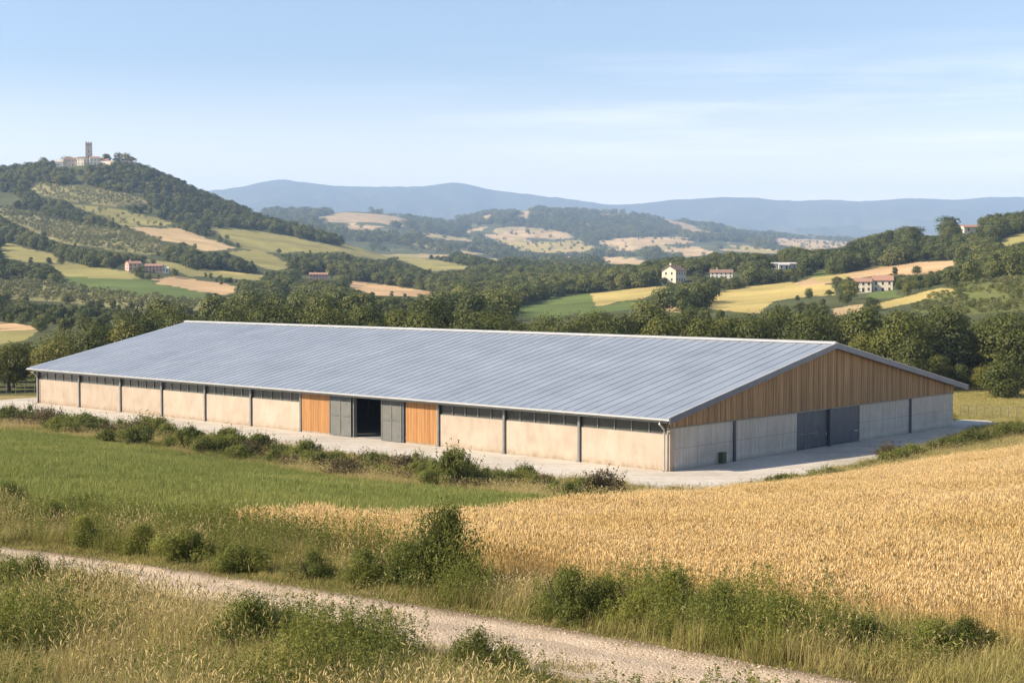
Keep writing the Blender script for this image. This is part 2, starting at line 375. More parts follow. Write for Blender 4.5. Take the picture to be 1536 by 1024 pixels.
# ------------------------------------------------------------------ land cover (albedo of each piece of land)
C_TAN = (0.50, 0.335, 0.185); C_PEACH = (0.52, 0.37, 0.205); C_YG = (0.29, 0.255, 0.095); C_GREEN = (0.115, 0.15, 0.042)
C_OLV = (0.29, 0.26, 0.12); C_WOOD = (0.085, 0.092, 0.038); C_YEL = (0.43, 0.335, 0.125); C_SCRUB = (0.135, 0.145, 0.045)
def zm(ox, oy, s, pts): return [(ox + x / s, oy + y / s) for x, y in pts]
z2b = lambda p: zm(300, 300, 5.12, p); z3b = lambda p: zm(1236, 300, 5.12, p); z4b = lambda p: zm(700, 300, 5.12, p)
z1 = lambda p: zm(0, 180, 3, p); z5 = lambda p: zm(960, 360, 3.84, p); z2 = lambda p: zm(512, 240, 3, p); z3 = lambda p: zm(1024, 260, 2.695, p)
FIELDS = [  # colour, y range, polygon in photo pixels, sparse olive/bush cover?
    (C_PEACH, 330, 2400, z1([(575, 482), (815, 487), (900, 520), (1070, 578), (925, 590), (840, 560), (740, 545), (680, 520)]), 0),
    (C_YG, 330, 2400, z2b([(60, 215), (260, 215), (520, 245), (900, 320), (1200, 375), (1420, 400), (1536, 440), (1536, 462), (1200, 440), (1130, 405), (1000, 400), (750, 405), (500, 405), (640, 470), (710, 490), (620, 548), (500, 530), (400, 475), (190, 400), (400, 385), (330, 370), (200, 300)]), 0),
    (C_TAN, 330, 2400, z1([(665, 718), (780, 703), (1105, 755), (1020, 792), (880, 770)]), 0),
    (C_YG, 330, 2400, z1([(235, 655), (330, 650), (560, 680), (640, 715), (290, 705)]), 0),
    (C_GREEN, 330, 2400, z1([(290, 705), (640, 715), (880, 770), (965, 790), (900, 832), (600, 792), (400, 770), (290, 742)]), 0),
    (C_YG, 330, 2400, z1([(0, 545), (130, 575), (235, 605), (330, 650), (120, 640), (0, 615)]), 0),
    (C_YEL, 330, 2400, z2b([(0, 528), (250, 548), (505, 573), (500, 618), (380, 600), (200, 570), (0, 560)]), 0),
    (C_TAN, 330, 2400, [(512, 420), (560, 424), (610, 432), (650, 439), (692, 446), (640, 448), (600, 444), (560, 442), (530, 433)], 0),
    (C_PEACH, 330, 2400, z2([(180, 358), (330, 382), (485, 410), (495, 432), (240, 412), (200, 390)]), 0),
    (C_YG, 330, 2400, z2([(0, 372), (200, 410), (440, 452), (600, 480), (560, 488), (400, 503), (330, 472), (200, 432), (0, 392)]), 0),
    (C_YEL, 330, 3000, z2([(520, 403), (640, 412), (745, 445), (700, 452), (560, 418)]), 0),
    (C_YG, 330, 2400, z1([(305, 378), (520, 400), (700, 440), (800, 470), (680, 478), (560, 475), (420, 420)]), 1),
    (C_OLV, 330, 2400, z1([(120, 285), (400, 298), (540, 330), (700, 372), (520, 385), (300, 362), (170, 330)]), 1),
    (C_OLV, 330, 2400, z1([(0, 390), (200, 430), (400, 480), (560, 500), (720, 545), (740, 610), (620, 605), (380, 570), (250, 545), (110, 480), (0, 430)]), 1),
    (C_OLV, 330, 2400, z1([(0, 718), (280, 750), (600, 800), (930, 832), (880, 862), (500, 842), (0, 800)]), 1),
    (C_TAN, 240, 2400, z1([(-60, 905), (0, 908), (150, 928), (175, 945), (0, 957), (-60, 957)]), 0),
    (C_YG, 240, 2400, z1([(-60, 957), (170, 948), (120, 990), (0, 1010), (-60, 1010)]), 0),
    (C_YG, 330, 2400, z2b([(590, 708), (700, 715), (865, 750), (700, 772), (640, 745)]), 0),
    (C_YG, 330, 2400, z1([(640, 618), (780, 640), (900, 680), (1195, 700), (1190, 722), (850, 702), (760, 670)]), 0),
    (C_GREEN, 330, 2400, z4b([(285, 855), (400, 815), (560, 775), (760, 735), (960, 715), (1000, 812), (880, 852), (700, 900), (400, 905)]), 0),
    (C_YEL, 330, 2400, z4b([(960, 715), (1250, 680), (1536, 660), (1485, 705), (1350, 760), (1000, 817)]), 0),
    (C_GREEN, 330, 2400, z4b([(840, 865), (1000, 820), (1350, 770), (1410, 800), (1200, 845), (840, 905)]), 0),
    (C_PEACH, 330, 2400, z5([(95, 392), (150, 362), (230, 343), (245, 425), (130, 402)]), 0),
    (C_YEL, 330, 2400, z5([(380, 318), (620, 270), (850, 243), (1110, 262), (1120, 312), (900, 332), (780, 350), (690, 420), (540, 410), (390, 395)]), 0),
    (C_TAN, 330, 2400, z3b([(-240, 640), (0, 580), (200, 555), (400, 525), (700, 478), (1000, 458), (1290, 495), (1150, 495), (960, 505), (860, 560), (780, 570), (600, 570), (300, 590), (0, 650), (-150, 670)]), 0),
    (C_YEL, 330, 2400, z3b([(-120, 600), (0, 580), (200, 565), (150, 610), (0, 640)]), 0),
    (C_SCRUB, 330, 2400, z3b([(1010, 672), (1150, 640), (1390, 603), (1536, 598), (1900, 560), (1900, 900), (900, 860), (650, 850), (780, 762)]), 0),
    (C_YEL, 330, 2400, z3b([(395, 800), (560, 755), (700, 720), (900, 672), (1015, 688), (800, 762), (650, 800), (450, 835)]), 0),
    (C_PEACH, 300, 2400, z3b([(55, 832), (180, 810), (310, 797), (280, 850), (100, 885)]), 0),
    (C_YG, 330, 2400, z3b([(1290, 352), (1450, 270), (1536, 245), (1800, 200), (1800, 300), (1536, 315), (1340, 368)]), 0),
    (C_GREEN, 330, 2400, z5([(985, 175), (1090, 180), (1095, 205), (1000, 215)]), 0),
    (C_GREEN, 330, 2400, z3b([(400, 700), (560, 690), (580, 745), (420, 755), (340, 735)]), 0),
    # far hills
    (C_PEACH, 2500, 7000, z4b([(105, 282), (250, 258), (400, 245), (560, 235), (760, 248), (835, 292), (640, 300), (480, 290), (300, 305)]), 0),
    (C_YEL, 2500, 7000, z4b([(295, 320), (480, 310), (490, 332), (640, 318), (880, 305), (910, 340), (995, 370), (780, 392), (640, 408), (380, 382)]), 0),
    (C_PEACH, 2500, 7000, z4b([(985, 318), (1200, 292), (1536, 283), (1700, 285), (1700, 330), (1536, 342), (1280, 330), (1250, 350), (1400, 392), (1180, 382), (1080, 355)]), 0),
    (C_PEACH, 2100, 7000, z4b([(1000, 438), (1180, 440), (1375, 460), (1340, 497), (1100, 485)]), 0),
    (C_YEL, 2500, 7000, z4b([(-10, 246), (150, 203), (152, 216), (20, 253)]), 0),
    (C_PEACH, 2500, 7000, z4b([(1440, 392), (1600, 372), (1750, 390), (1560, 402)]), 0),
    (C_PEACH, 2500, 7000, z4b([(855, 163), (970, 180), (920, 192)]), 0),
    (C_PEACH, 2100, 7000, z4b([(715, 440), (830, 433), (835, 450), (740, 455)]), 0),
    (C_PEACH, 2500, 7000, z4b([(370, 110), (480, 105), (470, 135), (400, 128)]), 0),
    (C_PEACH, 2500, 7000, z4b([(-200, 290), (70, 300), (60, 318), (-150, 305)]), 0),
    (C_PEACH, 2500, 9000, z3([(0, 292), (70, 300), (135, 325), (40, 335), (0, 342)]), 0),
    (C_PEACH, 2100, 9000, z3([(350, 262), (530, 264), (700, 280), (640, 300), (500, 305), (440, 290), (400, 285)]), 0),
    (C_YEL, 2100, 9000, z3([(180, 288), (300, 298), (410, 312), (390, 326), (240, 316)]), 0),
    (C_PEACH, 2500, 9000, z2([(30, 286), (190, 300), (130, 310), (40, 300)]), 0),
    (C_YEL, 2500, 9000, z2([(345, 328), (450, 334), (610, 360), (500, 358), (400, 346)]), 0),
    (C_PEACH, 2500, 9000, z2([(520, 322), (650, 300), (655, 306), (560, 330)]), 0),
]
L_TRT = ([-400, 0, 100, 300, 512, 767, 1024, 1200, 1536, 1900], [790, 826, 838, 865, 897, 938, 983, 1016, 1085, 1150])
L_TRB = ([-400, 0, 100, 300, 512, 767, 900, 1200, 1900], [809, 847, 862, 902, 947, 1002, 1034, 1100, 1270])
L_WB = ([-400, 250, 300, 400, 550, 700, 850, 1000, 1150, 1300, 1536, 1900], [700, 770, 806, 818, 840, 870, 895, 906, 925, 941, 968, 1010])
L_WT = ([250, 300, 600, 760, 900, 1000, 1100, 1200, 1300, 1400, 1536, 1900], [800, 799, 801, 790, 768, 757, 750, 738, 719, 704, 684, 625])
L_RT = ([-400, 0, 150, 300, 400], [758, 770, 790, 802, 812])
L_MT = ([-400, 0, 150, 300, 450, 560, 700, 800, 900, 1000], [601, 645, 660, 685, 710, 725, 738, 749, 766, 780])
def li(L, px): return np.interp(px, L[0], L[1])
def zone(px, py):
    """0 none 1 verge below track 2 track 3 bank above track 4 wheat 5 meadow 6 hedge strip"""
    z = np.full(np.shape(px), 6)
    low = np.where(px < 335, li(L_RT, px), li(L_WB, px))
    z = np.where((px > 335) & (py > li(L_WT, px)) & (py <= li(L_WB, px)), 4, z)
    mead = (py > li(L_MT, px)) & (px < 890) & np.where(px < 335, py <= li(L_RT, px), py <= li(L_WT, px))
    z = np.where(mead, 5, z)
    z = np.where(py > low, 3, z)
    z = np.where(py > li(L_TRT, px), 2, z)
    z = np.where(py > li(L_TRB, px), 1, z)
    return z


def plots(x, y): return vnoise(x / 130 + 50, y / 300)
def build_terrain():
    ys = np.concatenate([np.exp(np.linspace(math.log(3), math.log(220), 330))[:-1], np.exp(np.linspace(math.log(220), math.log(17900), 560))])
    us = np.linspace(-0.5, 0.5, 720)
    Yg, Ug = np.meshgrid(ys, us, indexing='ij')
    X = Ug * (Yg + 22)
    Z = height(X, Yg)
    px, py = project(X, Yg, Z)
    col = np.empty(X.shape + (3,)); col[:] = C_WOOD
    n1 = fbm(X / 40, Yg / 40, 4)[..., None]
    wx = (fbm(X / 60, Yg / 60, 3) - 0.5) * np.minimum(Yg * 0.004, 6)
    for c, y0, y1, poly, k in FIELDS:
        m = (Yg > y0) & (Yg < y1) & inpoly(px + (fbm(X / 25 + 9, Yg / 25, 3) - 0.5) * 11, py + (fbm(X / 25, Yg / 25 + 4, 3) - 0.5) * 6, poly)
        col[m] = c
    # soft colour drift on far hills: many small plots
    fh = (Yg > 2300) & (Yg < 9000) & (np.abs(col - np.array(C_WOOD)).sum(-1) < 1e-6)
    plot = plots(X, Yg)
    col[fh & (plot > 0.62)] = (0.42, 0.30, 0.17)
    col[fh & (plot > 0.68) & (plot < .76)] = (0.34, 0.29, 0.12)
    col[fh & (plot < 0.12)] = (0.13, 0.14, 0.06)
    nz = Yg < 262
    zn = zone(px, py)
    cz = {1: (0.12, 0.10, 0.045), 2: (0.30, 0.24, 0.18), 3: (0.125, 0.105, 0.048), 4: (0.50, 0.34, 0.15), 5: (0.17, 0.19, 0.05), 6: (0.24, 0.19, 0.085)}
    for k, c in cz.items(): col[nz & (zn == k) & (Yg < 190)] = c
    col[nz & (Yg > 150) & (px > 1400)] = (0.25, 0.24, 0.07)
    col[nz & (Yg > 190)] = (0.10, 0.10, 0.04)
    col[nz & (Yg > 150) & (Yg < 196) & (px > 1425)] = (0.28, 0.26, 0.08)
    col *= (0.78 + 0.44 * n1)
    nr, nc = X.shape
    V = np.stack([X, Yg, Z], -1).reshape(-1, 3)
    i = np.arange(nr * nc).reshape(nr, nc)
    Fq = np.stack([i[:-1, :-1], i[:-1, 1:], i[1:, 1:], i[1:, :-1]], -1).reshape(-1, 4)
    m, nt = new_mat("land")
    at = nd(nt, 'ShaderNodeAttribute', attribute_name='col')
    geo = nd(nt, 'ShaderNodeNewGeometry')
    mp = nd(nt, 'ShaderNodeMapping'); mp.inputs['Scale'].default_value = (0.02, 0.02, 0.02); nt.links.new(geo.outputs['Position'], mp.inputs['Vector'])
    n0 = noise_node(nt, mp.outputs[0], 1.0, 9, 0.62)
    n2 = noise_node(nt, mp.outputs[0], 70, 5)
    r = ramp(nt, n0.outputs['Fac'], [(0.3, (0.72, 0.74, 0.72)), (0.7, (1.22, 1.2, 1.15))])
    c = mixc(nt, 1.0, at.outputs['Color'], r.outputs[0], 'MULTIPLY')
    r2 = ramp(nt, n2.outputs['Fac'], [(0.35, (0.8, 0.8, 0.8)), (0.65, (1.15, 1.15, 1.15))])
    c = mixc(nt, 1.0, c, r2.outputs[0], 'MULTIPLY')
    b = bsdf(nt, c, 0.95, 0, bump(nt, n2.outputs['Fac'], 0.6, 0.08), 0.1)
    out(nt, b.outputs[0])
    me = np_mesh("ground", V, Fq, [m], None, {'col': col.reshape(-1, 3)}, smooth=True)
    return tag(link(D.objects.new("ground", me)), kind='structure')
build_terrain()

# ------------------------------------------------------------------ scattering one object's worth of growth
def scatter(name, pts, variants, idx, rot, scl, label, cat):
    col = D.collections.new(name + "_sources")
    for v in variants: col.objects.link(v)
    me = D.meshes.new(name)
    me.vertices.add(len(pts)); me.vertices.foreach_set("co", np.asarray(pts, dtype=np.float32).reshape(-1))
    a = me.attributes.new("vi", 'INT', 'POINT'); a.data.foreach_set("value", np.asarray(idx, dtype=np.int32))
    a = me.attributes.new("rot", 'FLOAT_VECTOR', 'POINT'); a.data.foreach_set("vector", np.asarray(rot, dtype=np.float32).reshape(-1))
    a = me.attributes.new("scl", 'FLOAT_VECTOR', 'POINT'); a.data.foreach_set("vector", np.asarray(scl, dtype=np.float32).reshape(-1))
    o = link(D.objects.new(name, me))
    ng = D.node_groups.new(name, 'GeometryNodeTree')
    ng.interface.new_socket("Geometry", in_out='INPUT', socket_type='NodeSocketGeometry')
    ng.interface.new_socket("Geometry", in_out='OUTPUT', socket_type='NodeSocketGeometry')
    gi = ng.nodes.new('NodeGroupInput'); go = ng.nodes.new('NodeGroupOutput')
    ci = ng.nodes.new('GeometryNodeCollectionInfo'); ci.inputs['Collection'].default_value = col
    ci.inputs['Separate Children'].default_value = True; ci.inputs['Reset Children'].default_value = True
    ip = ng.nodes.new('GeometryNodeInstanceOnPoints'); ip.inputs['Pick Instance'].default_value = True
    def na(n, t):
        q = ng.nodes.new('GeometryNodeInputNamedAttribute'); q.data_type = t; q.inputs['Name'].default_value = n; return q.outputs[0]
    L = ng.links.new
    L(gi.outputs[0], ip.inputs['Points']); L(ci.outputs[0], ip.inputs['Instance'])
    L(na("vi", 'INT'), ip.inputs['Instance Index'])
    er = ng.nodes.new('FunctionNodeEulerToRotation'); L(na("rot", 'FLOAT_VECTOR'), er.inputs[0]); L(er.outputs[0], ip.inputs['Rotation'])
    L(na("scl", 'FLOAT_VECTOR'), ip.inputs['Scale']); L(ip.outputs[0], go.inputs[0])
    md = o.modifiers.new("scatter", 'NODES'); md.node_group = ng
    return tag(o, label, cat, None, 'stuff')


def src(name, me): return D.objects.new(name, me)


# ------------------------------------------------------------------ plants
def quads_leaf(C, N, size, rg, aspect=0.7):
    """leaf faces centred on C facing N"""
    n = len(C)
    N = N / (np.linalg.norm(N, axis=1, keepdims=True) + 1e-9)
    R = rg.normal(size=(n, 3)); A = np.cross(N, R); A /= np.linalg.norm(A, axis=1, keepdims=True) + 1e-9
    B = np.cross(N, A)
    s = np.asarray(size).reshape(-1, 1) * 0.5
    fold = N * s * 0.35
    V = np.stack([C - A * s, C - B * s * aspect + fold, C + A * s, C + B * s * aspect + fold], 1).reshape(-1, 3)
    return V, np.arange(4 * n).reshape(n, 4)


def crown_mesh(name, mat, lobes, per, leaf, shape, seed, lobe_r=(0.2, 0.34), base=0.25, inner=0.35):
    """crown in unit height: z from base to 1, half width shape"""
    rg = np.random.default_rng(seed)
    C = []; 
    k = 0
    while len(C) < lobes:
        k += 1
        p = rg.uniform(-1, 1, 3)
        r = np.linalg.norm(p)
        if r > 1 or (r < 0.45 and len(C) > 3): continue
        t = (p[2] + 1) / 2
        wid = (0.55 + 0.75 * t) if t < 0.45 else (0.9 - 0.45 * ((t - 0.45) / 0.55) ** 1.6)
        z = base + (1 - base) * (0.10 + 0.80 * t)
        C.append((p[0] * shape * wid * 0.78, p[1] * shape * wid * 0.78, z))
    C = np.array(C)
    C[:, :2] += rg.normal(0, 0.04 * shape / 0.4, 2)
    LR = rg.uniform(*lobe_r, len(C)) * shape / 0.42
    V = []; Q = []; T = []; off = 0
    for c, r in zip(C, LR):
        n = int(per * (r / LR.mean()) ** 2)
        d = rg.normal(size=(n, 3)); d /= np.linalg.norm(d, axis=1, keepdims=True)
        d[:, 2] = np.where(d[:, 2] < -0.35, -d[:, 2] * 0.7, d[:, 2])
        rad = r * (1 - inner * rg.random(n) ** 2) * (0.86 + 0.3 * rg.random(n) * rg.random(n))
        P = c + d * rad[:, None] * np.array([1, 1, 0.78])
        N = d + rg.normal(0, 0.32, (n, 3)); N[:, 2] += 0.2
        v, q = quads_leaf(P, N, leaf * rg.uniform(0.6, 1.35, n), rg)
        V.append(v); Q.append(q + off); off += len(v)
        tone = rg.random() * 0.45
        T.append(np.repeat(np.clip(tone + rg.normal(0, 0.18, n), 0, 1), 4))
    return np_mesh(name, np.concatenate(V), np.concatenate(Q), [mat], None, {'rnd': np.concatenate(T)})


def trunk_mesh(name, seed, h=0.75, r=0.022, limbs=7):
    rg = random.Random(seed)
    b = MB()
    pts = [(0, 0, -0.03)]; x = y = 0
    for i in range(1, 6):
        x += rg.uniform(-.018, .018); y += rg.uniform(-.018, .018); pts.append((x, y, h * i / 5))
    b.tube(pts, [r * 1.35, r * 1.05, r * .9, r * .72, r * .5, r * .2], 8)
    for k in range(limbs):
        i = rg.choice([1, 2, 3, 3]); p = Vector(pts[i]); a = 2 * math.pi * k / limbs + rg.uniform(-.4, .4)
        L = rg.uniform(.2, .34)
        q = p + Vector((math.cos(a) * L * .5, math.sin(a) * L * .5, L * .45)); e = p + Vector((math.cos(a) * L, math.sin(a) * L, L * 1.0))
        b.tube([p, q, e], [r * .5, r * .33, r * .1], 6)
    me = D.meshes.new(name); me.from_pydata(b.v, [], b.f); me.materials.append(M['bark']); me.update()
    return me


NV = 7
near_crowns = [crown_mesh("crown", M['leaf'], 30 + 2 * k, 165, 0.036, [0.36, 0.42, 0.40, 0.46, 0.34, 0.50, 0.38][k], 100 + k, base=[.0, .06, .02, .0, .0, .05, .02][k]) for k in range(NV)]
near_trunks = [trunk_mesh("trunk", 40 + k) for k in range(NV)]
hill_crowns = [crown_mesh("crown", M['leaf_far'], 13 + k, 75, 0.085, [0.42, 0.5, 0.46, 0.55, 0.4][k], 200 + k, base=0.04) for k in range(5)]
far_crowns = [crown_mesh("crown", M['leaf_far'], 7 + k, 26, 0.15, [0.5, 0.6, 0.55, 0.66][k], 300 + k, base=-0.05) for k in range(4)]
olive_crowns = [crown_mesh("crown", M['leaf_olive'], 6 + k, 22, 0.16, [0.5, 0.58, 0.62][k], 400 + k, base=0.0) for k in range(3)]

TREES = 0
def tree(x, y, h, crown, trunk, label, group, rz=None, wide=1.0):
    global TREES
    TREES += 1
    z = float(height(x, y))
    r = empty("tree", (x, y, z - 0.1), random.uniform(0, 6.28) if rz is None else rz)
    tag(r, label, "tree", group)
    for nm, me in (("crown", crown), ("trunk", trunk)):
        o = D.objects.new(nm, me); o.scale = (h * wide, h * wide, h); link(o, r)
    return r

PT = ([-300, 0, 60, 130, 200, 250, 300, 400, 500, 600, 700, 800, 900, 1000, 1100, 1200, 1300, 1400, 1450, 1536, 1900],
      [515, 520, 506, 494, 474, 460, 464, 458, 455, 458, 463, 473, 474, 466, 468, 470, 464, 457, 466, 478, 480])
def belt():
    rg = random.Random(5)
    lab = [(150, "dark green broadleaf tree among those left of the barn's far end", "trees left of the barn"),
           (640, "green broadleaf tree in the belt behind the left half of the barn roof", "tree belt behind the left half of the roof"),
           (1230, "green broadleaf tree in the belt behind the right half of the barn roof", "tree belt behind the right half of the roof"),
           (9999, "tall green broadleaf tree in the wood right of the wooden gable", "wood to the right of the gable")]
    px = 1296.0
    while px < 1600:
        y = np.interp(px, [1290, 1600], [201, 198]) + rg.uniform(-1.5, 2); k = rg.randrange(NV)
        tree((px - 768) / F * y, y, rg.uniform(2.6, 5.2), near_crowns[k], near_trunks[k], "low bushy tree at the foot of the wood beyond the right-hand field", "bushy trees at the foot of the wood", wide=rg.uniform(1.1, 1.5))
        px += rg.uniform(20, 34)
    n = 0
    for row, (yb, hk, sp) in enumerate([(0, 1.0, 6.4), (8, 1.02, 6.0), (17, 0.98, 7.0), (28, 0.97, 8.0), (42, .95, 9.0)]):
        px = -60.0
        while px < 1600:
            front = np.interp(px, [-100, 60, 250, 420, 900, 1230, 1290, 1600], [196, 196, 214, 226, 214, 212, 206, 203])
            y = front + yb + rg.uniform(-2.2, 2.2)
            u = (px - 768) / F
            x = u * y
            top = np.interp(px, *PT) + rg.uniform(-9, 13)
            if row > 1: top += 4
            zt = CAMZ + slope(top) * y
            h = max(4.5, zt - float(height(x, y)))
            if row == 0 and rg.random() < 0.25: h *= rg.uniform(.6, .85)
            k = rg.randrange(NV)
            L = next(l for l in lab if px < l[0])
            # keep a field gap far left
            if True:
                tree(x, y, h, near_crowns[k], near_trunks[k], L[1], L[2], wide=rg.uniform(.95, 1.25) * min(1.0, 9.5 / h) ** .5)
                n += 1
            px += sp / y * F * rg.uniform(.75, 1.25)
    return n
nb = belt()
# named single trees
def special(px, pyb, pyt, ymin, crown, label, wide=1.0, k=0):
    if ymin == 1500:
        p = crest(px, 1775.0); h = max(5.0, CAMZ + slope(pyt) * p[1] - p[2])
    else:
        p = ground(px, pyb, ymin); h = (pyb - pyt) / F * p[1]
    return tree(p[0], p[1], h, crown, near_trunks[k % NV], label, None, wide=wide)
special(1505, 596, 520, 180, near_crowns[4], "small rounded light green tree at the edge of the wood behind the right field", 1.25, 3).location.z -= 1.3
special(1368, 588, 505, 180, near_crowns[4], "leafy pale green tree at the wood's edge above the far eave of the barn", .95, 4)
special(1277, 450, 421, 330, hill_crowns[3], "round dark tree standing just left of the stone farmhouse", 1.0)
special(1424, 352, 325, 700, hill_crowns[3], "broad dark tree on the hilltop beside the white villa", 1.3)
special(1022, 470, 434, 330, hill_crowns[1], "rounded dark bushy tree below the cream gabled house", 1.3)
special(943, 418, 396, 600, hill_crowns[0], "tall rounded tree standing above the wood on the ridge left of the cream house", 1.1)
special(1115, 412, 392, 500, hill_crowns[2], "dark dense tree between the white farmhouse and the flat roofed house", 1.0)
special(68, 252, 236, 1500, hill_crowns[2], "dark round tree on the skyline left of the hilltop village", 1.2)
special(180, 252, 229, 1500, hill_crowns[0], "dark tree left of the pair above the round bastion wall", 1.0)
special(192, 254, 230, 1500, hill_crowns[1], "dark rounded tree at the right end of the hilltop village", 1.1)
special(163, 252, 231, 1500, hill_crowns[4], "dark tree on the hilltop midway between tower and bastion", 1.1)
special(107, 247, 235, 1500, hill_crowns[3], "flat topped dark tree behind the village houses left of the tower", 1.5)
special(1393, 505, 470, 180, near_crowns[2], "dark tree top rising above the wood behind the far eave", 1.0, 2)
special(210, 416, 398, 500, hill_crowns[1], "dark bush in front of the two pink farmhouses", 1.0)
special(497, 418, 396, 600, hill_crowns[0], "dark upright tree right of the long pink farmhouse", 1.0)
special(262, 416, 402, 500, hill_crowns[2], "small dark tree right of the pair of pink farmhouses", 1.0)

for i_, (a_, b_, t_) in enumerate([(84, 262, 251), (98, 260, 250), (108, 262, 252), (121, 263, 254), (133, 262, 254), (146, 261, 250), (158, 260, 248), (170, 259, 247), (152, 252, 244), (176, 258, 249)]):
    special(a_, b_, t_, 1400, hill_crowns[i_ % 5], "dark green tree just below the hilltop village houses", 1.3)
for o_ in COL.objects:
    if o_.get("label") == "dark green tree just below the hilltop village houses": o_["group"] = "trees just below the hilltop village"

def woods_samples(y0, y1, n, rg):
    """uniform samples on the ground between two distances inside the view"""
    y = np.sqrt(rg.uniform(y0 ** 2, y1 ** 2, n)); u = rg.uniform(-0.40, 0.40, n)
    x = u * y; z = height(x, y)
    px, py = project(x, y, z)
    return x, y, z, px, py
def fieldmask(px, py, y):
    f = np.zeros(px.shape, dtype=int)   # 0 wood, 1 open, 2 groves
    for c, y0, y1, poly, k in FIELDS:
        m = (y > y0) & (y < y1) & inpoly(px, py, poly)
        f[m] = 2 if k else 1
    return f
def hides_field(px, py, hp):
    """would a crown this tall (photo pixels) cover an open field seen behind it?"""
    m = np.zeros(px.shape, dtype=bool)
    for c, y0, y1, poly, k in FIELDS:
        for t in (.35, .65, .95): m |= inpoly(px, py - hp * t, poly)
        m |= inpoly(px - hp * .4, py - hp * .6, poly) | inpoly(px + hp * .4, py - hp * .6, poly)
    for a, b_, w_ in HOUSES_PX:
        m |= (np.abs(px - a) < w_ + hp * .4) & (py > b_ - 4) & (py - hp < b_ + 1)
    return m
HOUSES_PX = [(203, 400, 26), (232, 404, 26), (478, 416, 28), (1018, 420, 22), (1083, 412, 26), (1177, 399, 20), (1395, 350, 14), (1307, 434, 36), (130, 242, 36), (385, 315, 8), (1455, 345, 14)]
def near_house(px, py):
    m = np.zeros(px.shape, dtype=bool)
    for a, b, w in HOUSES_PX:
        m |= (np.abs(px - a) < w) & (py > b - 4) & (py < b + 11)
    return m

# nearest hillside trees, each its own
rgn = np.random.default_rng(21)
x, y, z, px, py = woods_samples(262, 470, 2600, rgn)
fm = fieldmask(px, py, y)
h8 = hides_field(px, py, 8.0 / y * F)
ok = (fm == 0) & (~h8 | ~hides_field(px, py, 3.6 / y * F)) & ~near_house(px, py) & (py < 500) & (px > -40) & (px < 1580)
order = np.argsort(y)
keep = []
for i in order:
    if not ok[i]: continue
    if any((x[i] - x[j]) ** 2 + (y[i] - y[j]) ** 2 < 52 for j in keep[-160:]): continue
    keep.append(i)
slots = max(0, 298 - TREES)
ind = keep[:slots]; IND_MAX = max([y[i] for i in ind]) if ind else 262
for i in ind:
    side = "left" if px[i] < 700 else ("middle" if px[i] < 1000 else "right")
    L = {"left": ("rounded green tree in the valley below the left hill", "valley trees below the left hill"),
         "middle": ("rounded green tree in the valley woods beyond the middle of the barn roof", "valley trees beyond the roof"),
         "right": ("rounded green tree on the lower slope below the right farmhouses", "trees on the lower right slope")}[side]
    k = int(rgn.integers(5))
    tree(x[i], y[i], float(rgn.uniform(5.0, 8.5)) if not h8[i] else float(rgn.uniform(2.6, 3.6)), hill_crowns[k], near_trunks[k], L[0], L[1], wide=float(rgn.uniform(.9, 1.25)))
rest_near = [i for i in keep[slots:]]

def wood_object():
    rg = np.random.default_rng(31)
    P = []; VI = []; R = []; S = []
    def put(x, y, z, h, vi, w):
        n = len(x)
        P.append(np.stack([x, y, z - 0.12 * h], -1)); VI.append(vi); R.append(np.stack([np.zeros(n), np.zeros(n), rg.uniform(0, 6.28, n)], -1))
        S.append(np.stack([h * w, h * w, h], -1))
    if rest_near:
        i = np.array(rest_near); n = len(i)
        put(x[i], y[i], z[i], np.where(h8[i], rg.uniform(2.6, 3.6, n), rg.uniform(5, 8.5, n)), rg.integers(0, 5, n), rg.uniform(.9, 1.25, n))
    for (y0, y1, n, base, nvar, hh) in [(470, 1050, 13500, 0, 5, (4.2, 9.0)), (1050, 2100, 22000, 0, 5, (5.0, 10.5)), (2100, 3400, 8000, 5, 4, (9, 17)), (3400, 7000, 26000, 5, 4, (13, 24))]:
        X, Y, Z, PX, PY = woods_samples(y0, y1, n, rg)
        fm = fieldmask(PX + rg.normal(0, 1.2, n), PY + rg.normal(0, .5, n), Y)
        dens = fbm(X / (Y * .05) + 3, Y / (Y.mean() * .12), 3)
        k = (fm == 0) & (dens > (0.27 if y1 < 3000 else 0.37)) & ~near_house(PX, PY)
        if y0 == 1050: k &= ~((PX > 95) & (PX < 160) & (PY < 252))
        h = rg.uniform(*hh, n) * (0.8 + 0.5 * fbm(X / 60, Y / 60, 2))
        h = np.where(hides_field(PX, PY, h / Y * F), h * .45, h)
        k &= ~(hides_field(PX, PY, h / Y * F) & (rg.random(n) < .93))
        if y0 > 2000: k &= (plots(X, Y) < .61) & (Y < 9000)
        if y0 > 3000: k |= (fm == 1) & (rg.random(n) < .10)
        X, Y, Z, h = X[k], Y[k], Z[k], h[k]; m = len(X)
        put(X, Y, Z, h, base + rg.integers(0, nvar, m), rg.uniform(.9, 1.3, m))
    vs = [src("wood_%02d" % i, m) for i, m in enumerate(hill_crowns + far_crowns)]
    scatter("woodland", np.concatenate(P), vs, np.concatenate(VI), np.concatenate(R), np.concatenate(S),
            "dense dark green woodland covering the distant hillsides and valley", "woodland")
wood_object()

